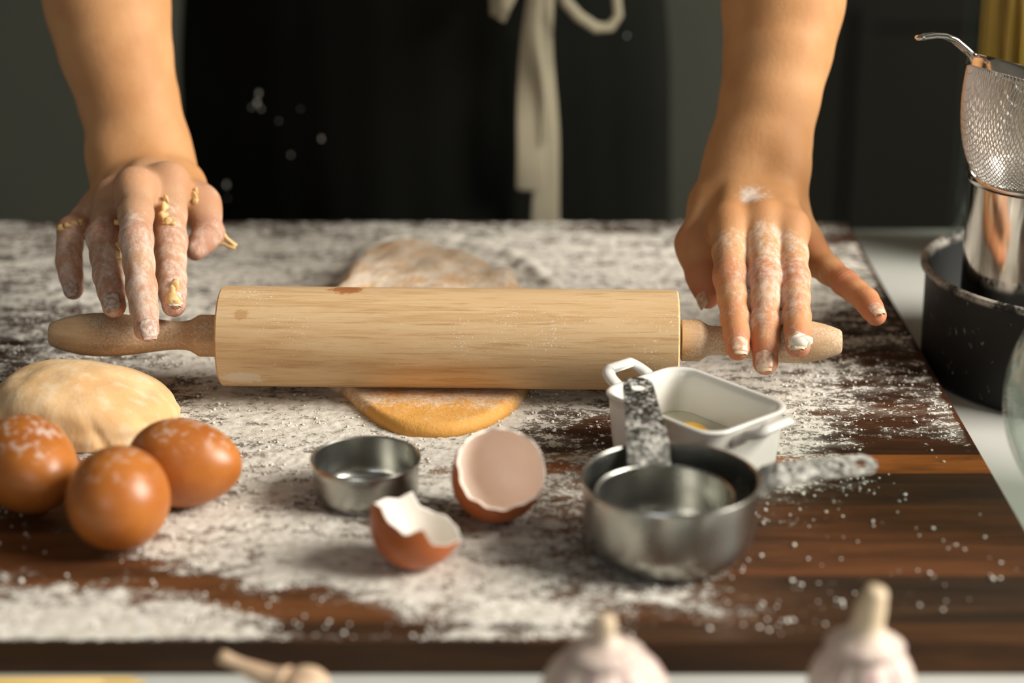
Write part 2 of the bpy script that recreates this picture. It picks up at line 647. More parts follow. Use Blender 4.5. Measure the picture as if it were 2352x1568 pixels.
# small clumps of flour and dough crumbs scattered on the board
k = M('flour_clump')
k.set(Base_Color=(0.80, 0.77, 0.70), Roughness=0.95)
m_clump = k.m
cand = np.stack([rng.uniform(-0.36, BX1 - .002, 52000), rng.uniform(BY0 + .001, BY1 - .002, 52000), np.zeros(52000)], 1)
cd = density(cand)
keep = rng.uniform(0, 1, len(cd)) < np.where(cd > 0.03, (0.015 + 0.45 * np.clip(cd, 0, .55)) * smoothstep(.35, .62, vnoise(cand[:, 0] * 85, cand[:, 1] * 110, seed=51)) * 1.4, 0.0006)
cand, cd = cand[keep], cd[keep]
OCT = np.array([[1, 0, 0], [0, 1, 0], [-1, 0, 0], [0, -1, 0], [0, 0, 1], [0, 0, -1], [.6, .6, .6], [-.6, .6, .6], [-.6, -.6, .6], [.6, -.6, .6]], float)
OF = np.array([[0, 6, 4], [6, 1, 4], [1, 7, 4], [7, 2, 4], [2, 8, 4], [8, 3, 4], [3, 9, 4], [9, 0, 4], [0, 1, 6], [1, 2, 7], [2, 3, 8], [3, 0, 9],
               [1, 0, 5], [2, 1, 5], [3, 2, 5], [0, 3, 5]])
rad = 0.00035 + 0.0007 * rng.uniform(0, 1, len(cand)) ** 3 + np.where(cd < 0.3, 0.0006 * rng.uniform(0, 1, len(cand)) ** 2, 0)
rot = rng.uniform(0, 6.28, len(cand))
hz = flour_height(cand[:, 0], cand[:, 1], cd)
VV = OCT[None] * rad[:, None, None] * rng.uniform(.65, 1.3, (len(cand), 10, 1))
cs, sn = np.cos(rot)[:, None], np.sin(rot)[:, None]
VV = np.stack([VV[..., 0] * cs - VV[..., 1] * sn, VV[..., 0] * sn + VV[..., 1] * cs, VV[..., 2] * .8], -1)
VV += cand[:, None, :]
VV[..., 2] += (hz + rad * .4)[:, None]
FF = (OF[None] + (np.arange(len(cand)) * 10)[:, None, None]).reshape(-1, 3)
clumps = obj('flour_clumps', mesh_np('flour_clumps', VV.reshape(-1, 3), FF), m_clump, flour)
clumps['kind'] = 'stuff'
print('flour faces', len(Q), 'clumps', len(cand))

# ---------------------------------------------------------------- rolling pin
def turn_x(b):
    b.V = [(v[2], v[1], -v[0]) for v in b.V]
    return b


m_beech = M('beech_wood')
_v = m_beech.coord('Object', (.42, 5.5, 5.5), (0, 0.012, 0.045))
_g1 = m_beech.noise(_v, 15, 6, 0.64, 0.3)
_g2 = m_beech.noise(m_beech.coord('Object', (.7, 16, 16), (0, 0.01, 0.04)), 45, 3, 0.65)
_c = m_beech.ramp(_g1, [(0.30, (.46, .275, .120)), (0.42, (.59, .39, .20)), (0.54, (.64, .45, .25)), (0.60, (.54, .345, .165)), (0.70, (.62, .43, .235))])
_c = m_beech.mix(m_beech.math('MULTIPLY', m_beech.range(_g2, 0.52, 0.70), 0.50), _c, (.36, .19, .075))
# scorch mark and a tan spot on top of the roller
_o = m_beech.coord('Object')
def _spot(k, vec, loc, rx, ry, rz, n):
    mp = k.n('ShaderNodeVectorMath', operation='SUBTRACT')
    k.put(mp.inputs[0], vec); k.put(mp.inputs[1], loc)
    dv = k.n('ShaderNodeVectorMath', operation='DIVIDE')
    k.put(dv.inputs[0], mp.outputs[0]); k.put(dv.inputs[1], (rx, ry, rz))
    ln = k.n('ShaderNodeVectorMath', operation='LENGTH')
    k.put(ln.inputs[0], dv.outputs[0])
    d = k.math('ADD', ln.outputs['Value'], k.math('MULTIPLY_ADD', n, 1.1, -0.55))
    return k.range(d, 0.55, 1.0, 1.0, 0.0)
_n = m_beech.noise(_o, 420, 3, 0.7)
_s = _spot(m_beech, _o, (-0.054, 0.0005, 0.0264), 0.011, 0.0075, 0.004, _n)
_c = m_beech.mix(m_beech.math('MULTIPLY', _s, 0.85), _c, (.33, .10, .025))
_s = _spot(m_beech, _o, (-0.107, -0.0185, 0.0185), 0.005, 0.004, 0.0035, _n)
_c = m_beech.mix(m_beech.math('MULTIPLY', _s, 0.6), _c, (.42, .21, .07))
# flour clinging to the wood
_fl = m_beech.noise(_o, 900, 2, 0.7)
_fz = m_beech.noise(_o, 26, 3, 0.6)
_fa = m_beech.range(m_beech.math('ADD', _fl, m_beech.math('MULTIPLY', _fz, 0.75)), 1.09, 1.15)
_c = m_beech.mix(m_beech.math('MULTIPLY', _fa, 0.75), _c, (.78, .72, .62))
_s = _spot(m_beech, _o, (-0.108, -0.0215, -0.016), 0.015, 0.006, 0.006, _n)
_c = m_beech.mix(m_beech.math('MULTIPLY', _s, 0.5), _c, (.76, .70, .60))
m_beech.set(Base_Color=_c, Roughness=0.58, Normal=m_beech.bump(_g2, 0.25, 0.0004, m_beech.bump(_fl, 0.12, 0.0004)))
m_beech.p.inputs['Specular IOR Level'].default_value = 0.3
m_beech = m_beech.m

m_handle = M('beech_handle_wood')
_v = m_handle.coord('Object', (1, 9, 9))
_g = m_handle.noise(_v, 22, 4, 0.6)
_o = m_handle.coord('Object')
_fl = m_handle.noise(_o, 950, 2, 0.7)
_fz = m_handle.noise(_o, 40, 3, 0.6)
_c = m_handle.mix(m_handle.range(_g, 0.3, 0.7), (.40, .25, .13), (.52, .345, .19))
_fa = m_handle.range(m_handle.math('ADD', _fl, m_handle.math('MULTIPLY', _fz, 0.8)), 0.85, 1.02)
_c = m_handle.mix(m_handle.math('MULTIPLY', _fa, 0.42), _c, (.72, .63, .52))
m_handle.set(Base_Color=_c, Roughness=0.7, Normal=m_handle.bump(_fl, 0.2, 0.0005))
m_handle = m_handle.m
m_gap = plain('dark_wood_gap', (0.03, 0.015, 0.008), 0.8)

PR = 0.0266
PZ = PR + 0.0074
pl = at_z(511, 771, PZ)
pr = at_z(1556, 781, PZ)
pmid = (pl + pr) / 2
pang = math.atan2(pr[1] - pl[1], pr[0] - pl[0])
plen = float(np.hypot(pr[0] - pl[0], pr[1] - pl[1]))
pin = empty('rolling_pin', (pmid[0], pmid[1], PZ), 'pale wooden rolling pin with two turned handles, lying across the dough', 'rolling pin', (0, 0, pang))
L2 = plen / 2
b = MB()
prof = [(PR - .0012, -L2), (PR, -L2 + .0010)] + [(PR, -L2 + .001 + (plen - .002) * i / 24) for i in range(1, 24)] + [(PR, L2 - .001), (PR - .0012, L2)]
b.lathe(prof, 96)
obj('roller', turn_x(b), m_beech, pin, 40)
b = MB()
b.lathe([(.0082, -L2 - .0035), (.0082, L2 + .0035)], 32)
obj('spindle', turn_x(b), m_gap, pin, 40)
for sgn in (-1, 1):
    hl = [(0.0018, .0100), (.0024, .0112), (.0116, .0112), (.0128, .0109), (.0148, .0096), (.0170, .0084), (.0200, .0077), (.0240, .0076), (.0290, .0079),
          (.0360, .0088), (.0450, .0101), (.0540, .0112), (.0620, .0117), (.0690, .0116), (.0760, .0109), (.0830, .0094), (.0880, .0078), (.0912, .0066), (.0922, .0058)]
    if sgn > 0:
        hl = [(x * 0.935, r * 0.985) for x, r in hl]
    b = MB()
    b.lathe([(r, sgn * (L2 + x)) for x, r in hl], 56)
    obj('handle', turn_x(b), m_handle, pin, 50)

# ---------------------------------------------------------------- dough being rolled
m_dough = M('yellow_dough')
_o = m_dough.coord('Object')
_a = m_dough.noise(_o, 70, 4, 0.6)
_bn = m_dough.noise(_o, 420, 3, 0.65)
_b2 = m_dough.noise(_o, 1100, 2, 0.7)
_fl = m_dough.attr('floured')
_f = m_dough.range(m_dough.math('ADD', m_dough.math('MULTIPLY_ADD', _bn, 1.1, -0.55), m_dough.math('ADD', m_dough.math('MULTIPLY_ADD', _a, 1.0, -0.5), _fl)), 0.2, 0.85)
_c = m_dough.mix(_a, (.64, .29, .050), (.74, .40, .10))
_c = m_dough.mix(m_dough.math('MULTIPLY', _f, 0.90), _c, m_dough.mix(_bn, (.76, .66, .52), (.84, .78, .69)))
m_dough.set(Base_Color=_c, Roughness=0.75, Subsurface_Weight=0.12, Subsurface_Radius=(.006, .003, .001), Subsurface_Scale=0.6,
            Normal=m_dough.bump(_b2, 0.25, 0.0006, m_dough.bump(_bn, 0.4, 0.0012)))
m_dough = m_dough.m

outl = [at_z(px, py, 0.003) for px, py in ((781, 893), (805, 918), (838, 945), (878, 974), (920, 992), (975, 999), (1040, 996), (1100, 982), (1150, 958), (1195, 924), (1218, 895))] + \
       [at_z(px, py, 0.019) for px, py in ((1226, 800), (1224, 700), (1205, 655), (1168, 628), (1100, 598), (1035, 576), (950, 556), (872, 552), (822, 582), (790, 618), (768, 658), (762, 740), (768, 830))]
outl = np.array(outl)[:, :2]
dc = np.array([-0.045, 1.01])
ang = np.arctan2(outl[:, 1] - dc[1], outl[:, 0] - dc[0])
rr_ = np.hypot(outl[:, 0] - dc[0], outl[:, 1] - dc[1])
o_ = np.argsort(ang)
ang, rr_ = ang[o_], rr_[o_]
NA, NR = 220, 70
aa = np.linspace(-math.pi, math.pi, NA, endpoint=False)
RA = np.interp(aa, np.r_[ang - 2 * math.pi, ang, ang + 2 * math.pi], np.r_[rr_, rr_, rr_])
for _ in range(3):
    RA = (np.roll(RA, 1) + 2 * RA + np.roll(RA, -1)) / 4
RA *= 1 + 0.012 * (vnoise(np.cos(aa) * 6, np.sin(aa) * 6, seed=31) - .5)
uu = np.linspace(0, 1, NR) ** 0.75
V, fl_ = [(dc[0], dc[1], 0)], [0]
TOP = []
for u in uu[1:]:
    x = dc[0] + RA * u * np.cos(aa)
    y = dc[1] + RA * u * np.sin(aa)
    thick = 0.0074 + 0.0205 * smoothstep(0.972, 1.06, y) - 0.004 * smoothstep(1.09, 1.16, y)
    dist_edge = RA * (1 - u)
    e = np.clip(dist_edge / (thick * 0.9), 0, 1)
    z = thick * np.sqrt(np.clip(1 - (1 - e) ** 2.4, 0, 1))
    bump = (vnoise(x * 120, y * 120, seed=33) - .5) * .0012 + (vnoise(x * 300, y * 300, seed=34) - .5) * .0006 + (vnoise(x * 45, y * 45, seed=35) - .5) * .006 * smoothstep(1.0, 1.05, y)
    z = np.maximum(z + bump * smoothstep(0.975, 1.0, y) + 0.35 * bump, 0.0003)
    TOP.append(np.stack([x, y, z], 1))
V = [np.array([[dc[0], dc[1], TOP[0][:, 2].mean()]])] + TOP
V = np.concatenate(V)
F = []
for j in range(NA):
    F.append((0, 1 + j, 1 + (j + 1) % NA))
for i in range(len(TOP) - 1):
    a0, b0 = 1 + i * NA, 1 + (i + 1) * NA
    for j in range(NA):
        F.append((a0 + j, b0 + j, b0 + (j + 1) % NA, a0 + (j + 1) % NA))
F.append(tuple(1 + (len(TOP) - 1) * NA + j for j in range(NA - 1, -1, -1)))
V[:, 2] += 0.0002
me = mesh_np('rolled_dough', V, F)
fa_ = 0.14 + 0.44 * smoothstep(0.905, 0.945, V[:, 1]) * smoothstep(.0, 0.03, np.hypot(V[:, 0] - dc[0], V[:, 1] - .905)) + 0.06 * smoothstep(0.97, 1.05, V[:, 1]) - 0.15 * smoothstep(.92, 1.0, np.hypot(V[:, 0] - dc[0], V[:, 1] - dc[1]) / np.interp(np.arctan2(V[:, 1] - dc[1], V[:, 0] - dc[0]), aa, RA)) * (V[:, 1] < .96)
attr(me, 'floured', fa_)
o = obj('rolled_dough', me, m_dough)
tag(o, 'flat oval of yellow dough dusted with flour under the rolling pin', 'dough')

# ---------------------------------------------------------------- dough ball, left
m_ball = M('pale_dough')
_o = m_ball.coord('Object')
_a = m_ball.noise(_o, 28, 4, 0.6)
_b = m_ball.noise(m_ball.coord('Object', (1, 1, .45)), 120, 3, 0.6)
_c = m_ball.mix(m_ball.range(_a, 0.3, 0.7), (.66, .39, .17), (.76, .53, .29))
_c = m_ball.mix(m_ball.math('MULTIPLY', m_ball.range(_b, 0.45, 0.75), 0.5), _c, (.78, .65, .48))
m_ball.set(Base_Color=_c, Roughness=0.8, Normal=m_ball.bump(_b, 0.35, 0.0015), Subsurface_Weight=0.15, Subsurface_Radius=(.008, .004, .0015), Subsurface_Scale=0.6)
m_ball = m_ball.m
bc = at_z(178, 1002, 0.0)
bc = np.array([bc[0], bc[1] + 0.016, 0])
bm = bmesh.new()
bmesh.ops.create_icosphere(bm, subdivisions=6, radius=1)
V = np.array([v.co[:] for v in bm.verts])
F = np.array([[v.index for v in f.verts] for f in bm.faces])
bm.free()
th_ = np.arctan2(V[:, 1], V[:, 0])
n_ = vnoise(V[:, 0] * 1.6 + 5, V[:, 1] * 1.6, V[:, 2] * 1.6, seed=41) - .5
n2_ = vnoise(V[:, 0] * 4 + 5, V[:, 1] * 4, V[:, 2] * 4, seed=42) - .5
cre = np.zeros(len(V))
for a0, w in ((-1.75, .07), (-2.2, .09), (-1.2, .06), (-0.6, .08), (-2.8, .08), (1.0, .1)):   # soft folds running down the sides
    cre -= 0.045 * np.exp(-((th_ - a0 + 0.25 * V[:, 2]) / w) ** 2) * np.clip(0.75 - V[:, 2], 0, 1)
s_ = 1 + 0.13 * n_ + 0.06 * n2_ + cre
V = V * s_[:, None] * np.array([0.0505, 0.041, 0.0265])
V[:, 0] += np.where(V[:, 0] > 0, 0.0, 0.0)
V[:, 2] += 0.004 - 0.05 * 0.35 * (V[:, 0] / 0.05) * (V[:, 2] > 0) * np.clip(V[:, 2] / 0.04, 0, 1) * 0.55
low = V[:, 2] < 0
V[:, 2] = np.where(low, V[:, 2] * 0.02, V[:, 2])
V[:, 2] -= V[:, 2].min() - 0.0004
V += bc
me = mesh_np('dough_ball', V, F)
o = obj('dough_ball', me, m_ball)
tag(o, 'pale lump of kneaded dough behind the three eggs', 'dough')

# ---------------------------------------------------------------- eggs
def egg_r(u, R):
    return R * math.sqrt(max(0, 1 - u * u)) * (1 + 0.11 * u) * 1.0


def egg_mat(name, dusty):
    k = M(name)
    o = k.coord('Object')
    n = k.noise(o, 45, 4, 0.6)
    n2 = k.noise(o, 700, 2, 0.6)
    c = k.mix(k.range(n, 0.3, 0.7), (.37, .110, .018), (.47, .160, .028))
    c = k.mix(k.math('MULTIPLY', k.range(n2, 0.62, 0.75), 0.25), c, (.62, .28, .10))
    if dusty:
        g = k.n('ShaderNodeNewGeometry')
        z = k.sep(g.outputs['Normal'])[2]
        f = k.noise(k.coord('Object', (1, 1, 1)), 190, 3, 0.65)
        msk = k.math('MULTIPLY', k.range(z, 0.45, 0.95), k.range(f, 0.50, 0.62))
        c = k.mix(k.math('MULTIPLY', msk, dusty), c, (.76, .70, .62))
    k.set(Base_Color=c, Roughness=0.36, Normal=k.bump(n2, 0.07, 0.0005), Subsurface_Weight=0.08, Subsurface_Radius=(.004, .0015, .0005), Subsurface_Scale=0.5)
    return k.m


def egg(px, py, R, Hl, az, tilt, label, dusty):
    zc = R * 0.985
    c = at_z(px, py, zc)
    b = MB()
    n = 36
    b.lathe([(max(egg_r(-math.cos(math.pi * i / n), R), 1e-5), -Hl * math.cos(math.pi * i / n)) for i in range(n + 1)], 56, cap0=False, cap1=False)
    o = obj('brown_egg', b, egg_mat('brown_eggshell', dusty))
    d = Vector((math.cos(az) * math.cos(tilt), math.sin(az) * math.cos(tilt), math.sin(tilt)))
    o.rotation_euler = d.to_track_quat('Z', 'Y').to_euler()
    o.location = c
    bpy.context.view_layer.update()
    zm = min((o.matrix_world @ v.co).z for v in o.data.vertices)
    o.location.z += 0.0006 - zm
    tag(o, label, 'egg', 'brown eggs')
    return o


egg(66, 1074, 0.0222, 0.0290, math.radians(125), 0.03, 'brown egg dusted with white flour on its top, cut by the left frame edge', 0.55)
egg(273, 1143, 0.0228, 0.0285, math.radians(-82), 0.05, 'round-looking brown egg seen end on, in front of the other two eggs', 0.25)
egg(424, 1068, 0.0208, 0.0272, math.radians(172), 0.0, 'brown egg lying sideways beside the dough lump, nearest the rolling pin', 0.35)

# ---------------------------------------------------------------- egg shells
m_shell_out = M('brown_shell')
_o = m_shell_out.coord('Object')
m_shell_out.set(Base_Color=m_shell_out.mix(m_shell_out.noise(_o, 60, 3), (.36, .085, .018), (.50, .14, .032)), Roughness=0.4)
m_shell_out = m_shell_out.m
m_shell_in = M('shell_membrane')
_o = m_shell_in.coord('Object')
m_shell_in.set(Base_Color=m_shell_in.mix(m_shell_in.noise(_o, 90, 3), (.80, .64, .54), (.85, .74, .65)), Roughness=0.45, Subsurface_Weight=0.15,
               Subsurface_Radius=(.006, .003, .002), Subsurface_Scale=0.5)
m_shell_in = m_shell_in.m
m_shell_in2 = plain('white_membrane', (.80, .75, .68), 0.45)


def shell(loc, R, H, cut, axis, roll, label, inner, pink=False):
    """open egg half: cut(theta) gives the height of the broken edge along the axis (-H..H)"""
    n, m = 72, 26
    def surf(k, thin):
        rings = []
        for i in range(m + 1):
            ring = []
            for j in range(n):
                a = 2 * math.pi * j / n
                c = cut(a)
                zt = -H + (c + H) * (i / m) ** 1.15
                u = max(-1, min(1, zt / H))
                r = max(egg_r(-u, R) - thin, 1e-5)
                ring.append((r * math.cos(a), r * math.sin(a), zt + thin * (1 if i == 0 else (1 - i / m))))
            rings.append(ring)
        return rings
    ro, ri = surf(0, 0), surf(1, 0.0011)
    b = MB()
    b.loft(ro, cap0=True, cap1=False)
    o = obj('egg_shell', b, m_shell_out)
    b = MB()
    b.loft([ro[-1]] + ri[::-1], cap0=False, cap1=True)
    obj('membrane', b, inner, o)['label'] = 'pale inner skin of the shell'
    q = Vector(axis).normalized().to_track_quat('Z', 'Y') @ Euler((0, 0, roll)).to_quaternion()
    o.rotation_euler = q.to_euler()
    o.location = loc
    bpy.context.view_layer.update()
    zm = min((o.matrix_world @ v.co).z for v in o.data.vertices)
    o.location.z += 0.0008 - zm
    tag(o, label, 'egg shell', 'broken egg shells')
    return o


def cutA(a):
    return 0.004 + 0.0012 * math.sin(3 * a + 0.6) + 0.0007 * math.sin(7 * a + 2) + 0.0030 * max(0, math.cos(a + 0.15)) ** 14 + 0.0006 * math.sin(15 * a)


def cutB(a):
    z = -0.0060 + 0.0012 * math.sin(a) + 0.0006 * math.sin(5 * a) + .0003 * math.sin(13 * a)
    for a0, h, w in ((3.05, .0050, .30), (1.95, .0060, .75), (0.0, .0050, .25), (2.5, .0, .5)):
        dd = (a - a0 + math.pi) % (2 * math.pi) - math.pi
        z += h * max(0, 1 - abs(dd) / w)
    return z


sA = at_z(1147, 1108, 0.021)
shell(sA, 0.0212, 0.0270, cutA, (0.20, -0.62, 0.74), 0.5, 'larger half of a broken brown egg shell, open towards the camera', m_shell_in)
sB = at_z(966, 1205, 0.020)
shell(sB, 0.0208, 0.0270, cutB, (0.30, 0.06, 1.0), 0.0, 'smaller jagged brown egg shell piece with a white rim', m_shell_in2)

# ---------------------------------------------------------------- steel
def steel_mat(name, base=(.44, .44, .405), rough=0.24, brushed=0.0, floury=0.0):
    k = M(name)
    o = k.coord('Object')
    nz = k.noise(k.coord('Object', (1, 1, 0.03)), 500, 2, 0.6)
    c = base
    rg = k.math('MULTIPLY_ADD', k.noise(o, 60, 3), 0.12, rough - 0.05)
    mt = 1.0
    if floury:
        f = k.noise(o, 480, 4, 0.7)
        f2 = k.noise(o, 130, 3, 0.6)
        a = k.range(k.math('MULTIPLY_ADD', f2, 0.5, f), 0.80 - 0.2 * floury, 1.04 - 0.2 * floury)
        c = k.mix(a, base, (.62, .60, .55))
        mt = k.math('SUBTRACT', 1.0, a)
        rg = k.math('MAXIMUM', rg, a)
    k.set(Base_Color=c, Metallic=mt, Roughness=rg)
    if brushed:
        k.put(k.p.inputs['Normal'], k.bump(nz, brushed, 0.0002))
    return k.m


m_steel = steel_mat('brushed_steel', rough=0.27, brushed=0.12)
m_steel_floury = steel_mat('floury_steel', rough=0.33, floury=0.75)
m_steel_dusty = steel_mat('dusty_steel', rough=0.3, floury=0.55)
m_chrome = steel_mat('bright_steel', (.66, .63, .59), rough=0.12)


def cup_body(R, rb, h, t=0.0007, corner=.42):
    b = MB()
    # straight sides, rounded into a flat base of radius rb
    def wall(f, d):
        ch = h * corner
        z = h * f
        w0 = R * .975
        if z >= ch:
            return (w0 + (R - w0) * (z - ch) / (h - ch) - d, z)
        s = z / ch
        return (rb + (w0 - rb) * math.sqrt(max(0, 1 - (1 - s) ** 2)) ** 1.1 - d, z + d * (1 - s))
    fs = [0, .01, .03, .06, .1, .15, .21, .28, .36, .45, .6, .75, .9]
    prof = [(1e-5, 0)] + [wall(f, 0) for f in fs]
    prof += [(R - .0003, h - .0012), (R + .0006, h - .0009), (R + .0009, h - .0002), (R + .0006, h + .0005), (R - .0001, h + .0006), (R - t, h)]
    prof += [wall(f, t) for f in reversed(fs)] + [(1e-5, t)]
    b.lathe(prof, 96, cap0=False, cap1=False)
    return b


def plate(outline, holes, t):
    """flat metal plate with holes in the xy plane, thickness t"""
    bm = bmesh.new()
    edges = []
    for lp in [outline] + holes:
        vs_ = [bm.verts.new((x, y, 0)) for x, y in lp]
        edges += [bm.edges.new((vs_[i], vs_[(i + 1) % len(vs_)])) for i in range(len(vs_))]
    r = bmesh.ops.triangle_fill(bm, use_beauty=True, use_dissolve=False, edges=edges)
    faces = [f for f in r['geom'] if isinstance(f, bmesh.types.BMFace)]
    ex = bmesh.ops.extrude_face_region(bm, geom=faces)
    for v in ex['geom']:
        if isinstance(v, bmesh.types.BMVert):
            v.co.z += t
    bm.verts.index_update()
    b = MB()
    b.add([v.co[:] for v in bm.verts], [[v.index for v in f.verts] for f in bm.faces])
    bm.free()
    return b


def handle_plate(L, w0, w1, hole, droop=0.0, t=0.0016, lift=0.0):
    """strap handle along +x, rounded end with a hanging hole; base bends down against the cup wall"""
    out = [(0, -w0 / 2)]
    for i in range(1, 9):
        f = i / 9
        out.append((L * 0.86 * f, -(w0 + (w1 - w0) * f) / 2))
    n = 12
    out += [(L * 0.86 + L * .14 * math.sin(math.pi * i / n) ** .8, -w1 / 2 * math.cos(math.pi * i / n)) for i in range(n + 1)]
    for i in range(8, 0, -1):
        f = i / 9
        out.append((L * 0.86 * f, (w0 + (w1 - w0) * f) / 2))
    out.append((0, w0 / 2))
    hc = L * 0.86
    hl = [(hc + hole * 1.2 * math.cos(2 * math.pi * i / 20), hole * math.sin(2 * math.pi * i / 20)) for i in range(20)]
    b = plate(out, [hl], t)
    b.V = [(x, y, z - droop * max(0, 1 - x / 0.010) ** 2 + lift * x) for x, y, z in b.V]
    return b


def embossed(b, L, w):
    for i in range(3):
        x = L * (.22 + .16 * i)
        b.tube([(x + .0028 * math.cos(2 * math.pi * j / 16), w * .3 * math.sin(2 * math.pi * j / 16), .0017) for j in range(17)], .0005, 6)


# big cup
RB, HB = 0.0388, 0.0365
cb = at_z(1540, 1100, HB)
cup = empty('measuring_cup', (cb[0], cb[1], 0.0006), 'large steel measuring cup with its handle pointing right and a smaller cup inside', 'measuring cup')
obj('cup_body', cup_body(RB, 0.0260, HB), m_steel, cup, 40)
b = handle_plate(0.058, 0.0150, 0.0125, 0.0024, 0.007, lift=-0.02)
o = obj('handle', b, m_steel_floury, cup, 40)
o.location = (RB * math.cos(0.12), RB * math.sin(0.12), HB - 0.0020)
o.rotation_euler = (math.radians(16), 0, math.radians(17))
# inner cup
RI, HI = 0.0300, 0.0290
ci = np.array([cb[0] - 0.0030, cb[1] - 0.0030, 0.0018])
cup2 = empty('measuring_cup', ci, 'smaller steel measuring cup nested in the large one, floury handle pointing away', 'measuring cup', (math.radians(1.5), 0, 0))
obj('cup_body', cup_body(RI, 0.0195, HI), m_steel, cup2, 40)
b = handle_plate(0.076, 0.0195, 0.0150, 0.0036, 0.0075, lift=0.05)
embossed(b, 0.076, 0.0150)
o = obj('handle', b, m_steel_dusty, cup2, 40)
o.location = (-0.0045, RI - 0.001, HI + 0.0066)
o.rotation_euler = (0, 0, math.radians(91))
# small round cup without handle
RS, HS = 0.0252, 0.0205
c0 = at_z(840, 1054, HS)
o = obj('steel_cup', cup_body(RS, 0.0205, HS, corner=.34), m_steel, None, 40)
o.location = (c0[0], c0[1], 0.0007)
tag(o, 'small empty round steel cup without a handle beside the egg shells', 'cup')

# ---------------------------------------------------------------- white ceramic dish
m_cer = plain('white_glazed_ceramic', (.73, .71, .66), 0.16)
HD = 0.0345
A0, A1 = at_z(1468, 868, HD), at_z(1727, 968, HD)
W0, W1 = at_z(1512, 953, HD), at_z(1684, 884, HD)
dcen = (A0 + A1 + W0 + W1) / 4
da = math.atan2(A1[1] - A0[1], A1[0] - A0[0])
LA = float(np.hypot(*(A1 - A0)[:2])) / 2 + .001
LW = float(np.hypot(*(W1 - W0)[:2])) / 2 + .001


def rrect(a, bb, r, z, n=9):
    P_ = []
    r = min(r, a * .98, bb * .98)
    for cx, cy, a0 in ((a - r, bb - r, 0), (-(a - r), bb - r, 90), (-(a - r), -(bb - r), 180), (a - r, -(bb - r), 270)):
        for i in range(n):
            t = math.radians(a0 + 90 * i / (n - 1))
            P_.append((cx + r * math.cos(t), cy + r * math.sin(t), z))
    return P_


dish = empty('ceramic_dish', (dcen[0], dcen[1], 0.0007), 'small white rectangular ceramic dish with two loop handles, holding egg', 'dish', (0, 0, da))
rings = []
for ins, z in ((.0080, 0), (.0050, .0002), (.0034, .0018), (.0026, .005), (.0018, .013), (.0012, .021), (.0008, .028), (.0007, .0318), (.0000, .0328), (-.0006, .0338), (-.0003, .0345), (.0008, .0348), (.0020, .0344),
               (.0027, .0336), (.0032, .028), (.0037, .020), (.0044, .012), (.0062, .0062), (.0100, .0040), (.016, .0037)):
    rings.append(rrect(LA - ins, LW - ins, max(.004, .0125 - ins * .4), z))
b = MB()
b.loft(rings)
obj('bowl', b, m_cer, dish, 60)
for sgn in (-1, 1):
    hw = 0.0110
    pts = [(0.0, -hw - .001, -.0050), (.0045, -hw, -.0020)]
    n = 7
    reach = 0.0150
    pts += [(.0070 + (reach - .0070) * (1 - math.cos(math.pi / 2 * i / n)) ** .9 if False else .0070 + (reach - .0070) * math.sin(math.pi / 2 * i / n), -hw + .0035 * (1 - math.cos(math.pi / 2 * i / n)), .0002 + .0045 * i / n) for i in range(n + 1)]
    pts += [(x, -y, z) for x, y, z in reversed(pts)]
    b = MB()
    b.tube([(sgn * (LA - .0016 + x), y, .0318 + z) for x, y, z in pts], [.0040] * 2 + [.0034] * (len(pts) - 4) + [.0040] * 2, 12, 0.72)
    obj('handle', b, m_cer, dish)
# egg in the dish
k = M('egg_white')
k.set(Base_Color=(.80, .80, .60), Roughness=0.08, IOR=1.36, Alpha=0.28)
m_eggw = k.m
k = M('egg_yolk')
k.set(Base_Color=(.72, .40, .01), Roughness=0.12, Subsurface_Weight=0.2, Subsurface_Radius=(.004, .002, .0004), Subsurface_Scale=0.5)
m_yolk = k.m
eggr = empty('raw_egg', (dcen[0], dcen[1], 0.0042), 'raw egg with a yellow yolk pooled in the white dish', 'egg', (0, 0, da))
rings = [rrect(LA - .0170, LW - .0170, .008, .0004), rrect(LA - .0110, LW - .0110, .009, .0010), rrect(LA - .0070, LW - .0070, .009, .0035), rrect(LA - .0050, LW - .0050, .010, .0080), rrect(LA - .0047, LW - .0047, .010, .0092), rrect(LA - .0070, LW - .0070, .009, .0088)]
b = MB()
b.loft(rings)
obj('egg_white', b, m_eggw, eggr)
b = MB()
b.lathe([(max(0.0102 * math.sin(math.pi * i / 16), 1e-5), .0060 - .0054 * math.cos(math.pi * i / 16)) for i in range(17)], 40, cap0=False, cap1=False)
o = obj('egg_yolk', b, m_yolk, eggr)
yk = at_z(1585, 985, .0130)
yk = (yk[0] - dcen[0], yk[1] - dcen[1])
o.location = (yk[0] * math.cos(da) + yk[1] * math.sin(da), max(-yk[0] * math.sin(da) + yk[1] * math.cos(da), -(LW - .0128)), 0)

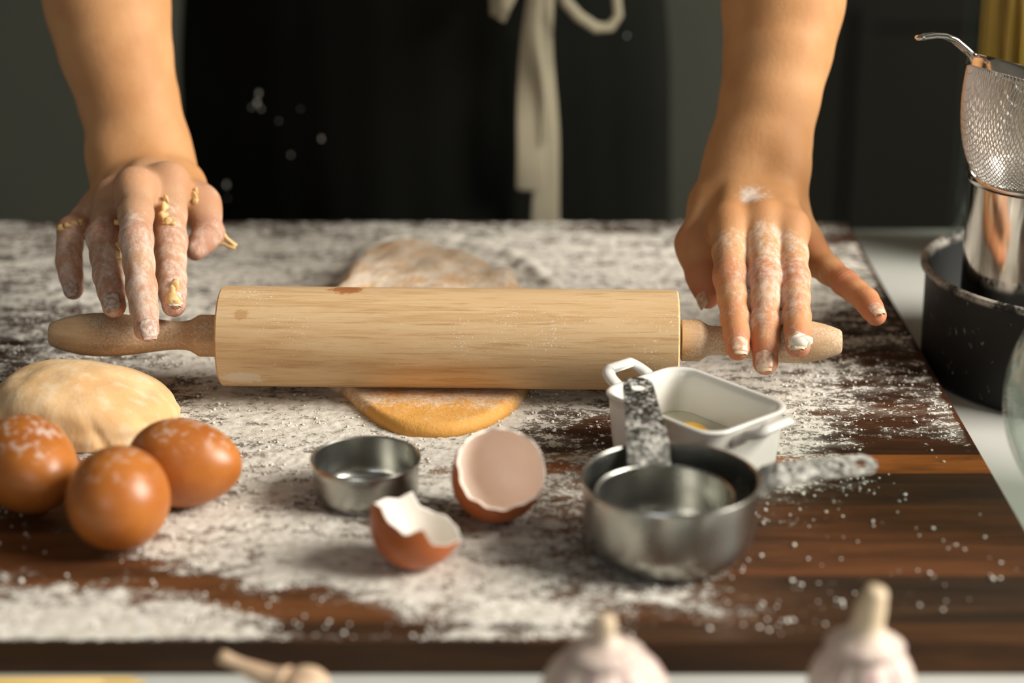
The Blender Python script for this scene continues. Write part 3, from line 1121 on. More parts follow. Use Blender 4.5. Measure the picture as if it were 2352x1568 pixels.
# ---------------------------------------------------------------- garlic
def garlic_mat(name, tan=0.0):
    k = M(name)
    o = k.coord('Object')
    xyz = k.sep(o)
    an = k.math('ARCTAN2', xyz[1], xyz[0])
    cb_ = k.n('ShaderNodeCombineXYZ')
    k.put(cb_.inputs[0], k.math('MULTIPLY', an, 2.2))
    k.put(cb_.inputs[1], k.math('MULTIPLY', xyz[2], 18))
    st = k.noise(cb_.outputs[0], 3.0, 4, 0.6)
    fine = k.noise(cb_.outputs[0], 14.0, 2, 0.6)
    base = k.mix(fine, (.60, .49, .40), (.74, .66, .58))
    pur = k.math('MULTIPLY', k.range(st, 0.46, 0.64), k.range(xyz[2], 0.048, 0.036))
    c = k.mix(k.math('MULTIPLY', pur, 0.78), base, (.40, .18, .22))
    stem = k.range(xyz[2], 0.038, 0.050)
    c = k.mix(k.math('MULTIPLY', stem, 0.75), c, (.62, .48, .29))
    if tan:
        c = k.mix(tan, c, (.56, .37, .19))
    k.set(Base_Color=c, Roughness=0.5, Subsurface_Weight=0.12, Subsurface_Radius=(.005, .003, .002), Subsurface_Scale=0.5, Normal=k.bump(fine, 0.2, 0.0008))
    return k.m


def garlic(R, hb, ht, bend, label, loc, rot, m, stem_r=.0042, seed=1, tip=None):
    g = empty('garlic_bulb', loc, label, 'garlic', rot, 'garlic bulbs')
    prof = [(.006, .0), (.30, .001), (.62, .05), (.88, .18), (.985, .34), (1.0, .46), (.95, .60), (.83, .73), (.65, .85), (.46, .94), (.31, 1.0)]
    b = MB()
    n = 80
    rings = []
    for r, z in prof:
        ring = []
        for i in range(n):
            a = 2 * math.pi * i / n
            lob = 1 - 0.10 * abs(math.sin(3.5 * a + seed)) ** 6 * min(1, r * 1.1) + .03 * math.sin(2 * a + seed * 2)
            ring.append((R * r * lob * math.cos(a), R * r * lob * math.sin(a), z * hb))
        rings.append(ring)
    b.loft(rings)
    obj('bulb', b, m, g)
    b = MB()
    pts, rad = [], []
    for i in range(13):
        f = i / 12
        pts.append((bend[0] * f * f, bend[1] * f * f, hb * .90 + (ht - hb * .90) * f))
        rad.append(R * .46 * (1 - f) ** 4 + stem_r * (1.0 + .12 * math.sin(f * 9 + seed)) * (1 if f < .97 else .8))
    b.tube(pts, rad, 20, 1, (0, 1, 0))
    obj('stem', b, m, g)['label'] = 'dry tan stem'
    b = MB()
    b.lathe([(.0045, -.0008), (.0065, .0006), (.005, .0018)], 20, lambda a, z: 1 + .15 * math.sin(9 * a))
    obj('root_plate', b, m, g)
    return g


m_gar = garlic_mat('garlic_skin')
g1 = at_y(1390, 1500, 0.640)
garlic(0.0245, 0.040, 0.0515, (.0000, 0, 0), 'purple-tinged garlic bulb with a short pointed stem, in front of the steel cups', (g1[0], 0.640, ZT + .001), (0, 0, 0.4), m_gar, .0036, 1)
g2 = at_y(1985, 1500, 0.645)
garlic(0.0215, 0.041, 0.0605, (.0035, 0, 0), 'white and purple garlic bulb with a tall thick stem, near the board corner', (g2[0], 0.645, ZT + .001), (0, 0, 0), m_gar, .0050, 2.3)
m_gart = garlic_mat('dry_garlic_skin', 0.65)
tipp = at_y(503, 1510, 0.664)
bul = at_z(695, 1588, ZT + .0112)
axis = Vector(tipp - bul).normalized()
q = axis.to_track_quat('Z', 'Y')
gl = garlic(0.0108, 0.020, float(np.linalg.norm(tipp - bul)) + .010, (0, .001, 0), 'tan dried garlic bulb lying on its side with a long thin stalk', Vector(bul) - axis * .010, q.to_euler(), m_gart, .0029, 4)
bpy.context.view_layer.update()
zm = min((c_.matrix_world @ v.co).z for c_ in gl.children for v in c_.data.vertices)
gl.location.z += ZT + .0008 - zm

# ---------------------------------------------------------------- dry spaghetti on the table, left
m_pasta = M('dry_pasta')
m_pasta.set(Base_Color=m_pasta.mix(m_pasta.noise(m_pasta.coord('Object'), 30, 2), (.68, .43, .065), (.80, .55, .11)), Roughness=0.35)
m_pasta = m_pasta.m
b = MB()
for i in range(34):
    r_ = 0.00095
    lay = i % 3
    yy = 0.654 + 0.0021 * (i // 3) + .0010 * (lay % 2)
    zz = ZT + .0012 + lay * .0017
    b.tube([(-.42 + rng.uniform(-.01, .01), yy, zz), (-.30, yy + rng.uniform(-.001, .001), zz), (-.158 + rng.uniform(-.012, .012), yy + rng.uniform(-.002, .002), zz)], r_, 6)
o = obj('dry_spaghetti', b, plain('dry_pasta_table', (.46, .31, .06), 0.45))
tag(o, 'loose strands of yellow dry spaghetti on the white table in front of the board', 'pasta', kind='stuff')

# ---------------------------------------------------------------- dark cake tin
k = M('dark_nonstick_metal')
_o = k.coord('Object')
_z = k.sep(_o)[2]
_f = k.noise(_o, 150, 3, 0.65)
_m = k.math('MULTIPLY', k.range(_z, 0.0565, 0.0610), k.range(k.noise(_o, 60, 4, .75), 0.36, 0.62))
_m2 = k.math('MULTIPLY', k.range(k.noise(k.coord('Object', (1, 1, .6)), 260, 3), 0.66, 0.74), 0.30)
_c = k.mix(k.math('MAXIMUM', k.math('MULTIPLY', _m, 0.85), _m2), (.011, .011, .010), (.50, .46, .40))
k.set(Base_Color=_c, Roughness=0.5)
k.p.inputs['Specular IOR Level'].default_value = 0.35
m_tin = k.m
TR, TH = 0.0885, 0.062
tc = at_z(2462, 617, ZT + TH)
tc[0] = max(tc[0], BX1 + TR + .0015)
tin = empty('cake_tin', (tc[0], tc[1], ZT + .0006), 'round black cake tin with flour on its rolled rim, beside the board', 'cake tin')
b = MB()
prof = [(1e-5, 0), (TR - .004, 0), (TR - .0025, .001), (TR - .0018, .003), (TR - .001, TH - .006), (TR - .0008, TH - .004), (TR + .0010, TH - .0036), (TR + .0022, TH - .0018), (TR + .0018, TH + .0002), (TR, TH + .0010), (TR - .0018, TH + .0003), (TR - .0024, TH - .002),
        (TR - .0030, .004), (TR - .005, .0016), (1e-5, .0014)]
b.lathe(prof, 128, cap0=False, cap1=False)
obj('tin_body', b, m_tin, tin, 50)

# tall steel canister standing in the tin
SR = 0.041
st = at_y(2404, 405, 1.0)
SH = 0.118
sc_ = at_z(2402, 402, ZT + .0024 + SH)
can = empty('steel_canister', (sc_[0], sc_[1], ZT + .0026), 'shiny steel canister standing inside the black cake tin', 'canister')
b = MB()
prof = [(1e-5, 0), (SR - .003, 0), (SR - .001, .001), (SR, .003), (SR, SH * .5), (SR, SH - .004), (SR + .0012, SH - .0032), (SR + .0022, SH - .0012), (SR + .0016, SH + .0006), (SR + .0002, SH + .001), (SR - .001, SH - .0002),
        (SR - .0012, SH * .5), (SR - .0012, .004), (SR - .004, .0016), (1e-5, .0014)]
b.lathe(prof, 96, cap0=False, cap1=False)
obj('canister_body', b, m_chrome, can, 50)

# ---------------------------------------------------------------- wire sieve resting in the canister mouth
rimL = at_y(2236, 132, sc_[1] - .004)
SV = 0.047
tilt = math.radians(17)
scx = Vector(rimL) + Vector((SV * math.cos(tilt), 0, -SV * math.sin(tilt)))
sieve = empty('wire_sieve', scx, 'round steel wire-mesh sieve with a hook, resting on the canister', 'sieve', (math.radians(-9), tilt, 0))
DEP = 0.066


def bowl_pt(u, v):
    """square woven grid laid on the bowl: u, v in -1..1"""
    r = math.hypot(u, v)
    if r > 1:
        return None
    z = -DEP * (1 - r ** 2.6) ** 0.62
    rr2 = r ** 0.95
    s = SV * (rr2 / r if r > 1e-6 else 1)
    return (u * s, v * s, z)


b = MB()
NW = 31
for k_ in range(-NW, NW + 1):
    c_ = k_ / (NW + .5)
    lim = math.sqrt(1 - c_ * c_)
    n = max(6, int(46 * lim))
    for ax in (0, 1):
        pts = []
        for i in range(n + 1):
            # denser samples near the rim, where the wall is steep
            t = math.sin((i / n - .5) * math.pi) * lim * .999
            p = bowl_pt(c_, t) if ax == 0 else bowl_pt(t, c_)
            if p is None:
                continue
            wv = .00026 * (1 if ((i + k_ + ax) % 2) else -1)
            pts.append((p[0], p[1], p[2] + wv))
        if len(pts) > 3:
            b.tube(pts, .00031, 4, cap=False)
o = obj('wire_mesh', b, steel_mat('sieve_wire', (.66, .64, .60), 0.30), sieve)
o['kind'] = 'stuff'
b = MB()
prof = [(SV + .0002, -.0046), (SV + .0014, -.0042), (SV + .0018, 0), (SV + .0012, .0022), (SV, .0026), (SV - .0012, .002), (SV - .0012, -.004), (SV + .0002, -.0046)]
b.lathe(prof, 96, cap0=False, cap1=False)
obj('rim', b, m_chrome, sieve, 50)
b = MB()
hk = [(.002, 0, .0006), (-.006, 0, .0040), (-.013, 0, .0068), (-.019, 0, .0074), (-.024, 0, .0062), (-.029, 0, .0040), (-.0315, 0, .0026)]
b.tube([(-SV + x, -.0035, z - .001) for x, y, z in hk] + [(-SV - .0325, 0, .0012)] + [(-SV + x, .0035, z - .001) for x, y, z in reversed(hk)], .0016, 10, 1, (0, 0, 1))
obj('hook', b, m_chrome, sieve)

# ---------------------------------------------------------------- glass jar of spaghetti
k = M('clear_glass')
def thin_glass(k, tint, ior, gloss_rough=0.0, painted_sheen=0.0):
    fr = k.n('ShaderNodeFresnel')
    fr.inputs['IOR'].default_value = ior
    tr = k.n('ShaderNodeBsdfTransparent')
    tr.inputs[0].default_value = (*tint, 1)
    gl = k.n('ShaderNodeBsdfGlossy')
    gl.inputs['Roughness'].default_value = gloss_rough
    mx = k.n('ShaderNodeMixShader')
    ge = k.n('ShaderNodeNewGeometry')
    front = k.math('MULTIPLY', fr.outputs[0], k.math('SUBTRACT', 1.0, ge.outputs['Backfacing']))
    for i_, s_ in enumerate((front, tr.outputs[0], gl.outputs[0])):
        k.put(mx.inputs[i_], s_)
    last = mx.outputs[0]
    if painted_sheen:
        df = k.n('ShaderNodeBsdfDiffuse')  # pale diffuse share stands in for the room's reflection on the glass
        df.inputs[0].default_value = (.55, .58, .52, 1)
        m2 = k.n('ShaderNodeMixShader')
        for i_, s_ in enumerate((painted_sheen, last, df.outputs[0])):
            k.put(m2.inputs[i_], s_)
        last = m2.outputs[0]
    k.put(k.out.inputs[0], last)
    k.t.nodes.remove(k.p)
    return k.m


m_glass = thin_glass(k, (.93, .955, .94), 1.45)
JR, JH = 0.052, 0.36
jl = at_y(2206, 200, 1.26)
jar = empty('glass_jar', (jl[0] + JR, 1.26, ZT + .0008), 'tall clear glass jar of spaghetti standing behind the sieve', 'jar')
b = MB()
prof = [(1e-5, 0), (JR - .004, 0), (JR, .003), (JR, JH - .004), (JR - .001, JH), (JR - .0035, JH), (JR - .0042, JH - .003), (JR - .0042, .011), (JR - .008, .008), (1e-5, .008)]
b.lathe(prof, 72, cap0=False, cap1=False)
obj('glass_body', b, m_glass, jar, 45)
b = MB()
for i in range(300):
    a, r_ = rng.uniform(0, 6.28), math.sqrt(rng.uniform(0, 1))
    bx, by = .036 * r_ * math.cos(a), .036 * r_ * math.sin(a)
    a2 = a + rng.uniform(-.5, .5)
    tx, ty = .0425 * r_ * math.cos(a2), .0425 * r_ * math.sin(a2)
    ln = rng.uniform(.255, .30)
    b.tube([(bx, by, .0096), ((bx + tx) / 2 + rng.uniform(-.001, .001), (by + ty) / 2, ln / 2), (tx, ty, ln)], .00105, 6)
o = obj('jar_spaghetti', b, m_pasta)
o.location = (jl[0] + JR, 1.26, ZT + .0008)
tag(o, 'yellow dry spaghetti standing upright in the glass jar', 'pasta', kind='stuff')

# ---------------------------------------------------------------- round glass bowl at the right edge
GRr = 0.066
gc = at_z(2312, 930, .050)
gz = ZT + .0008
gx_ = gc[0] + GRr
o_prof = []
for i in range(25):
    t = math.radians(-78 + 150 * i / 24)
    o_prof.append((GRr * math.cos(t), .0645 + GRr * math.sin(t)))
t1 = o_prof[-1]
prof = [(1e-5, 0), (.015, 0)] + o_prof + [(t1[0] + .002, t1[1] + .012), (t1[0] + .003, t1[1] + .014), (t1[0] + .001, t1[1] + .0155), (t1[0] - .001, t1[1] + .012)]
prof += [(max(r_ - .0022 * math.cos(math.radians(-78 + 150 * (24 - i) / 24)), 1e-5), z_ - .0022 * math.sin(math.radians(-78 + 150 * (24 - i) / 24))) for i, (r_, z_) in enumerate(reversed(o_prof))] + [(1e-5, .0025)]
b = MB()
b.lathe(prof, 96, cap0=False, cap1=False)
o = obj('glass_vase', b, thin_glass(M('painted_sheen_glass'), (.90, .935, .915), 1.5, 0.03, 0.10))
o.location = (gx_, gc[1], gz)
tag(o, 'round clear glass vessel at the right edge, in front of the cake tin', 'glass vessel')

# ---------------------------------------------------------------- the person: forearms and hands as one smooth surface
def cap_d(P, a, b, ra, rb):
    a, b = np.asarray(a, float), np.asarray(b, float)
    ab = b - a
    t = np.clip(((P - a) @ ab) / max(ab @ ab, 1e-12), 0, 1)
    return np.linalg.norm(P - a - t[:, None] * ab, axis=1) - (ra + (rb - ra) * t)


def smin(a, b, k):
    h = np.clip(0.5 + 0.5 * (b - a) / k, 0, 1)
    return b * (1 - h) + a * h - k * h * (1 - h)


def sphere_hit(prev, px, py, L, far=True):
    """point on the view ray of (px, py) at distance L from prev"""
    d = ray(px, py)
    d = d / np.linalg.norm(d)
    oc = CAM - np.asarray(prev)
    bq = d @ oc
    disc = bq * bq - (oc @ oc - L * L)
    t = -bq if disc < 0 else (-bq + math.sqrt(disc) if far else -bq - math.sqrt(disc))
    return CAM + d * t


class Hand:
    def __init__(s):
        s.fingers = []      # list of (joints, radii)
        s.palm = []         # (a, b, ra, rb)
        s.arm = []
        s.bumps = []
        s.extra = []

    def chain(s, tip, tip_y, pxs, lens, radii):
        """from the fingertip back to the knuckle"""
        J = [at_y(*tip, tip_y)]
        for (px, py), L in zip(pxs, lens):
            J.append(sphere_hit(J[-1], px, py, L))
        s.fingers.append((J[::-1], radii[::-1]))
        return J[::-1]

    def sdf(s, P):
        d = None
        for a, b, ra, rb in s.palm:
            c = cap_d(P, a, b, ra, rb)
            d = c if d is None else smin(d, c, 0.0075)
        for a, b, ra, rb in s.arm:
            d = smin(d, cap_d(P, a, b, ra, rb), 0.016)
        for a, r, k in s.bumps:
            d = smin(d, np.linalg.norm(P - a, axis=1) - r, k)
        out = d
        for J, R in s.fingers:
            f = None
            for i in range(len(J) - 1):
                mid = (J[i] + J[i + 1]) / 2
                rm = (R[i] + R[i + 1]) / 2 * (0.955 if i else 1.0)
                for a, b, ra, rb in ((J[i], mid, R[i], rm), (mid, J[i + 1], rm, R[i + 1])):
                    c = cap_d(P, a, b, ra, rb)
                    f = c if f is None else smin(f, c, 0.004)
            out = smin(out, smin(d, f, 0.0095), 0.0012)
        return out


def surface(f, lo, hi, h, block=8, chunk=400000):
    lo, hi = np.asarray(lo), np.asarray(hi)
    n = (np.ceil((hi - lo) / (h * block)).astype(int)) * block + 1
    nb = (n - 1) // block
    cx = [lo[i] + (np.arange(nb[i]) + .5) * block * h for i in range(3)]
    C = np.stack(np.meshgrid(*cx, indexing='ij'), -1).reshape(-1, 3)
    dc_ = np.concatenate([f(C[i:i + chunk]) for i in range(0, len(C), chunk)])
    act = np.abs(dc_) < block * h * 0.9 + 0.006
    F = np.ones(n, dtype=np.float32)
    sgn = np.where(dc_ < 0, -1.0, 1.0).reshape(nb).astype(np.float32)
    F[:-1, :-1, :-1] = np.repeat(np.repeat(np.repeat(sgn, block, 0), block, 1), block, 2)
    bi = np.stack(np.unravel_index(np.nonzero(act)[0], nb), 1) * block
    off = np.stack(np.meshgrid(*[np.arange(block + 1)] * 3, indexing='ij'), -1).reshape(-1, 3)
    for i in range(0, len(bi), 400):
        I = (bi[i:i + 400, None, :] + off[None]).reshape(-1, 3)
        F[I[:, 0], I[:, 1], I[:, 2]] = f(lo + I * h)
    ins = F < 0
    s = ins[:-1, :-1, :-1].astype(np.int8)
    s = s + ins[1:, :-1, :-1] + ins[:-1, 1:, :-1] + ins[1:, 1:, :-1] + ins[:-1, :-1, 1:] + ins[1:, :-1, 1:] + ins[:-1, 1:, 1:] + ins[1:, 1:, 1:]
    cells = np.argwhere((s > 0) & (s < 8))
    cid = np.full(s.shape, -1, dtype=np.int32)
    cid[cells[:, 0], cells[:, 1], cells[:, 2]] = np.arange(len(cells))
    acc = np.zeros((len(cells), 3))
    cnt = np.zeros(len(cells))
    corners = [(a, b_, c) for a in (0, 1) for b_ in (0, 1) for c in (0, 1)]
    val = {c: F[cells[:, 0] + c[0], cells[:, 1] + c[1], cells[:, 2] + c[2]] for c in corners}
    for c in corners:
        for ax in range(3):
            if c[ax] == 0:
                c2 = list(c); c2[ax] = 1; c2 = tuple(c2)
                v0, v1 = val[c], val[c2]
                x = (v0 < 0) != (v1 < 0)
                t = np.where(x, v0 / np.where(x, v0 - v1, 1), 0)
                p = np.tile(np.array(c, float), (len(cells), 1))
                p[:, ax] = t
                acc[x] += p[x]
                cnt[x] += 1
    V = lo + (cells + acc / cnt[:, None]) * h
    faces = []
    for ax in range(3):
        b1, b2 = [(1, 2), (2, 0), (0, 1)][ax]
        sl0 = [slice(None)] * 3; sl1 = [slice(None)] * 3
        sl0[ax] = slice(0, -1); sl1[ax] = slice(1, None)
        A, B = ins[tuple(sl0)], ins[tuple(sl1)]
        E = np.argwhere(A != B)
        E = E[(E[:, b1] > 0) & (E[:, b2] > 0) & (E[:, b1] < n[b1] - 1) & (E[:, b2] < n[b2] - 1)]
        q = []
        for d1, d2 in ((-1, -1), (0, -1), (0, 0), (-1, 0)):
            I = E.copy(); I[:, b1] += d1; I[:, b2] += d2
            q.append(cid[I[:, 0], I[:, 1], I[:, 2]])
        q = np.stack(q, 1)
        flip = ~A[E[:, 0], E[:, 1], E[:, 2]]
        q[flip] = q[flip][:, ::-1]
        faces.append(q)
    Fq = np.concatenate(faces)
    Fq = Fq[(Fq >= 0).all(1)]
    # pull the vertices on to the surface
    for _ in range(2):
        e = 4e-4
        k = np.array([[1, -1, -1], [-1, -1, 1], [-1, 1, -1], [1, 1, 1]], float)
        g = sum(f(V + e * kk)[:, None] * kk for kk in k)
        g /= np.linalg.norm(g, axis=1)[:, None] + 1e-12
        dv = np.clip(f(V), -h, h)
        V = V - g * dv[:, None] * 0.9
    return V, Fq


mm = 0.001
# --- the hand on the right side of the picture
RH = Hand()
MCPY = {}
idx_ = RH.chain((1695, 801), 0.9335, [(1688, 731), (1677, 636), (1676, 520)], [.0195, .0250, .0420], [6.1 * mm, 7.0 * mm, 8.6 * mm, 9.4 * mm])
mid_ = RH.chain((1758, 832), 0.9315, [(1758, 745), (1757, 638), (1750, 515)], [.0215, .0275, .0450], [6.6 * mm, 7.4 * mm, 8.5 * mm, 9.4 * mm])
rng_ = RH.chain((1833, 794), 0.9285, [(1830, 728), (1825, 640), (1812, 528)], [.0200, .0255, .0410], [6.5 * mm, 6.9 * mm, 7.9 * mm, 8.8 * mm])
pky_ = RH.chain((2012, 724), 0.9620, [(1990, 690), (1942, 650), (1868, 592)], [.0165, .0200, .0330], [5.6 * mm, 6.2 * mm, 6.8 * mm, 8.0 * mm])
pky_m = sphere_hit(pky_[0], 1846, 560, .012)
wr = np.mean([idx_[0], mid_[0], rng_[0]], axis=0)
wy = wr[1] + 0.050
W_i, W_m, W_r, W_p = at_y(1702, 415, wy - .004), at_y(1728, 408, wy), at_y(1758, 408, wy), at_y(1786, 420, wy - .003)
RH.palm = [(idx_[0], W_i, 10.0 * mm, 11.5 * mm), (mid_[0], W_m, 10.0 * mm, 12.0 * mm), (rng_[0], W_r, 9.6 * mm, 12.0 * mm), (pky_m, W_p, 9.3 * mm, 11.5 * mm), (pky_[0], pky_m, 8.0 * mm, 9.3 * mm)]
dn_ = np.array([0, 0.004, -.012])
RH.palm += [((idx_[0] * .5 + W_i * .5) + dn_, (rng_[0] * .5 + W_r * .5) + dn_, 9 * mm, 9 * mm)]
th_c = at_y(1640, 455, wy - .012) + np.array([0, 0, -.004])
th_m = at_y(1597, 560, idx_[0][1] + .012)
th_i = at_y(1611, 632, idx_[0][1] - .002)
th_t = at_y(1626, 683, idx_[0][1] - .013)
RH.palm += [(th_c, th_m, 12.5 * mm, 9.2 * mm), (W_i, th_c, 12 * mm, 12 * mm), (th_m, (idx_[0] * .7 + W_i * .3) + np.array([0, .004, -.008]), 7 * mm, 7 * mm)]
RH.fingers.append(([th_m, th_i, th_t], [8.6 * mm, 8.2 * mm, 6.2 * mm]))
th_r = [th_m, th_i, th_t]


def forearm(H, rows, end):
    """rows: (centre px, py, half width px, y depth); two parallel capsule chains give an oval section"""
    prev = None
    for (px, py, hw, y, flat) in rows:
        c = at_y(px, py, y)
        w = hw / px_scale(c)
        r = w * flat
        cur = (c - np.array([w - r, 0, 0]), c + np.array([w - r, 0, 0]), r)
        if prev:
            H.arm.append((prev[0], cur[0], prev[2], r))
            H.arm.append((prev[1], cur[1], prev[2], r))
            H.arm.append(((prev[0] + prev[1]) / 2, (cur[0] + cur[1]) / 2, prev[2] * 1.02, r * 1.02))
        prev = cur
    a = (prev[0] + prev[1]) / 2
    r = prev[2]
    for p, rr in end:
        p = np.array(p)
        H.arm.append((a, p, r * 1.05, rr))
        a, r = p, rr


forearm(RH, [(1728, 440, 94, wy - .004, .60), (1732, 385, 96, wy + .004, .60), (1749, 321, 92, wy + .012, .66), (1770, 214, 91, wy + .024, .74), (1788, 107, 99, wy + .038, .82), (1799, 0, 113, wy + .052, .86), (1806, -110, 124, wy + .066, .9)],
        [((.185, 1.24, .305), .040), ((.135, 1.44, .50), .048)])
RH.bumps = [(idx_[0] + np.array([0, -.001, .0034]), 8.8 * mm, .006), (mid_[0] + np.array([0, -.001, .0036]), 8.8 * mm, .006), (rng_[0] + np.array([0, -.001, .0022]), 8.0 * mm, .006),
            (at_y(1806, 382, wy - .008), 10 * mm, .012)]

# --- the hand on the left side of the picture
LH = Hand()
lmid = LH.chain((337, 757), 0.9395, [(325, 662), (313, 550), (311, 436)], [.0225, .0285, .0450], [6.6 * mm, 7.6 * mm, 8.5 * mm, 9.5 * mm])
lidx = LH.chain((399, 700), 0.9560, [(393, 640), (391, 556), (386, 425)], [.0205, .0250, .0420], [6.4 * mm, 7.6 * mm, 8.8 * mm, 9.6 * mm])
lrng = LH.chain((262, 702), 0.9580, [(248, 632), (235, 545), (262, 458)], [.0205, .0260, .0400], [6.4 * mm, 7.4 * mm, 8.3 * mm, 9.0 * mm])
lpky = LH.chain((168, 665), 0.9900, [(158, 600), (163, 528), (226, 482)], [.0170, .0200, .0300], [5.5 * mm, 6.6 * mm, 7.0 * mm, 8.4 * mm])
kn = np.mean([lmid[0], lidx[0], lrng[0]], axis=0)
lwy = kn[1] + 0.050
V_i, V_m, V_r, V_p = at_y(372, 412, lwy), at_y(345, 398, lwy), at_y(312, 398, lwy), at_y(280, 415, lwy)
LH.palm = [(lidx[0], V_i, 10.3 * mm, 12.5 * mm), (lmid[0], V_m, 10.0 * mm, 12.5 * mm), (lrng[0], V_r, 9.6 * mm, 12.5 * mm), (lpky[0], V_p, 9.4 * mm, 12.5 * mm)]
LH.palm += [((lidx[0] * .5 + V_i * .5) + dn_, (lrng[0] * .5 + V_r * .5) + dn_, 9 * mm, 9 * mm)]
lt_c = at_y(416, 425, lwy - .012)
lt_m = at_y(459, 470, kn[1] + .014)
lt_i = at_y(480, 535, kn[1] - .004)
lt_t = at_y(449, 574, kn[1] - .014)
LH.palm += [(V_i, lt_c, 12 * mm, 12 * mm), (lt_c, lt_m, 11.5 * mm, 9.4 * mm), (lt_m, (lidx[0] * .75 + V_i * .25) + np.array([0, .002, -.007]), 8 * mm, 7 * mm)]
LH.fingers.append(([lt_m, lt_i, lt_t], [8.9 * mm, 8.0 * mm, 6.0 * mm]))
forearm(LH, [(330, 425, 96, lwy + .002, .6), (330, 385, 96, lwy + .010, .60), (317, 321, 93, lwy + .018, .66), (291, 214, 93, lwy + .030, .74), (263, 107, 105, lwy + .042, .82), (245, 0, 117, lwy + .056, .86), (228, -110, 126, lwy + .070, .9)],
        [((-.325, 1.24, .305), .040), ((-.275, 1.44, .50), .048)])
LH.bumps = [(lidx[0] + np.array([0, -.001, .003]), 8.6 * mm, .006), (lmid[0] + np.array([0, -.001, .002]), 8.4 * mm, .006), (lrng[0] + np.array([0, -.001, .0022]), 7.8 * mm, .006),
            (at_y(262, 352, lwy + .006), 11 * mm, .013)]

TC = np.array([-.07, 1.50])


def torso(P):
    d = cap_d(P * np.array([1, 1.45, 1]) - np.array([0, .45 * TC[1], 0]), (TC[0], TC[1], -.10), (TC[0], TC[1], .42), .145, .15)
    d = smin(d, cap_d(P, (TC[0] - .15, TC[1] - .02, .51), (TC[0] + .15, TC[1] - .02, .51), .052, .052), .06)
    d = smin(d, cap_d(P, (TC[0], TC[1], .5), (TC[0], TC[1] - .03, .64), .055, .052), .03)
    for sx in (-1, 1):
        d = smin(d, cap_d(P, (TC[0] + sx * .085, TC[1], -.12), (TC[0] + sx * .085, TC[1] + .01, -.44), .078, .055), .04)
        d = smin(d, cap_d(P, (TC[0] + sx * .085, TC[1] + .01, -.42), (TC[0] + sx * .085, TC[1] + .02, -.70), .055, .04), .02)
    return d


VB, FB = [], []
nv = 0
fields = []
for H, lo, hi, h in ((RH, (.07, .90, -.004), (.29, 1.28, .36), .00115), (LH, (-.40, .90, -.004), (-.13, 1.28, .36), .00115)):
    V, F = surface(H.sdf, lo, hi, h)
    VB.append(V); FB.append(F + nv); nv += len(V)
    fields.append((H, len(V)))


def upper(P):
    d = torso(P)
    for H in (RH, LH):
        for a, b_, ra, rb in H.arm[-2:]:
            d = smin(d, cap_d(P, a, b_, ra * .97, rb), .02)
    return d


V, F = surface(upper, (-.45, 1.15, -.78), (.33, 1.72, .72), .009)
VB.append(V); FB.append(F + nv); nv += len(V)
V = np.concatenate(VB); F = np.concatenate(FB)
me = mesh_np('person', V, F)
print('person verts', len(V))

# where the skin is floury, and where it is redder (knuckles, fingertips)
flo = np.zeros(len(V)); red = np.zeros(len(V)); crease = np.zeros(len(V)); cw = np.zeros(len(V))


def seg_t(P, a, b):
    ab = b - a
    t = np.clip(((P - a) @ ab) / (ab @ ab), 0, 1)
    return t, np.linalg.norm(P - a - t[:, None] * ab, axis=1)


n0 = 0
for H, n_ in fields:
    P = V[n0:n0 + n_]
    s = slice(n0, n0 + n_)
    left = H is LH
    for fi, (J, R) in enumerate(H.fingers):
        thumb = len(J) == 3
        dmin = np.full(len(P), 9.); along = np.zeros(len(P))
        acc_ = 0.0
        for i in range(len(J) - 1):
            t, d = seg_t(P, J[i], J[i + 1])
            L = np.linalg.norm(J[i + 1] - J[i])
            b_ = d < dmin
            along = np.where(b_, acc_ + t * L, along)
            dmin = np.minimum(dmin, d)
            acc_ += L
        near = smoothstep(.0145, .0095, dmin)
        tot = acc_
        if left:
            fl = near * (0.36 + 0.16 * smoothstep(.015, .05, along))
        else:
            pk = 0.42 if fi == 0 else 0.55 if fi == 1 else 0.5 if fi == 2 else 0.30
            if thumb: pk = 0.10
            fl = near * (pk * smoothstep(-.004, .016, along) * (1 - 0.45 * smoothstep(tot * .68, tot, along)) + .12 * smoothstep(tot * .9, tot, along))
        flo[s] = np.maximum(flo[s], fl)
        # joints
        for ji, wgt in ((0, .6), (1, .55), (2, .35)):
            if ji < len(J):
                dj = np.linalg.norm(P - J[ji], axis=1)
                red[s] = np.maximum(red[s], wgt * smoothstep(.016, .008, dj))
        dt = np.linalg.norm(P - J[-1], axis=1)
        red[s] = np.maximum(red[s], .75 * smoothstep(.018, .006, dt))
        # joint wrinkles
        acc_ = 0
        for i in range(len(J) - 1):
            acc_ += np.linalg.norm(J[i + 1] - J[i])
            if i < len(J) - 2:
                w = near * np.exp(-((along - acc_) / .0042) ** 2)
                b_ = w > cw[s]
                cc = crease[s]; cc[b_] = (along - acc_)[b_]; crease[s] = cc
                cw[s] = np.maximum(cw[s], w * (1 if i == 0 and not thumb else .55))
    if not left:
        hp = at_y(1725, 487, idx_[0][1] + .012)
        d = np.linalg.norm((P - hp) * np.array([1, .8, .8]), axis=1)
        flo[s] = np.maximum(flo[s], .74 * smoothstep(.021, .006, d))
    else:
        hp = kn
        d = np.linalg.norm(P - hp, axis=1)
        flo[s] = np.maximum(flo[s], .30 * smoothstep(.045, .02, d))
        for J in (lt_m, lt_i, lt_t):
            flo[s] = np.maximum(flo[s], 0.48 * smoothstep(.018, .009, np.linalg.norm(P - J, axis=1)))
    n0 += n_
veil = np.zeros(len(V)); veil[fields[0][1]:fields[0][1] + fields[1][1]] = smoothstep(.05, .4, flo[fields[0][1]:fields[0][1] + fields[1][1]])
attr(me, 'veil', veil)
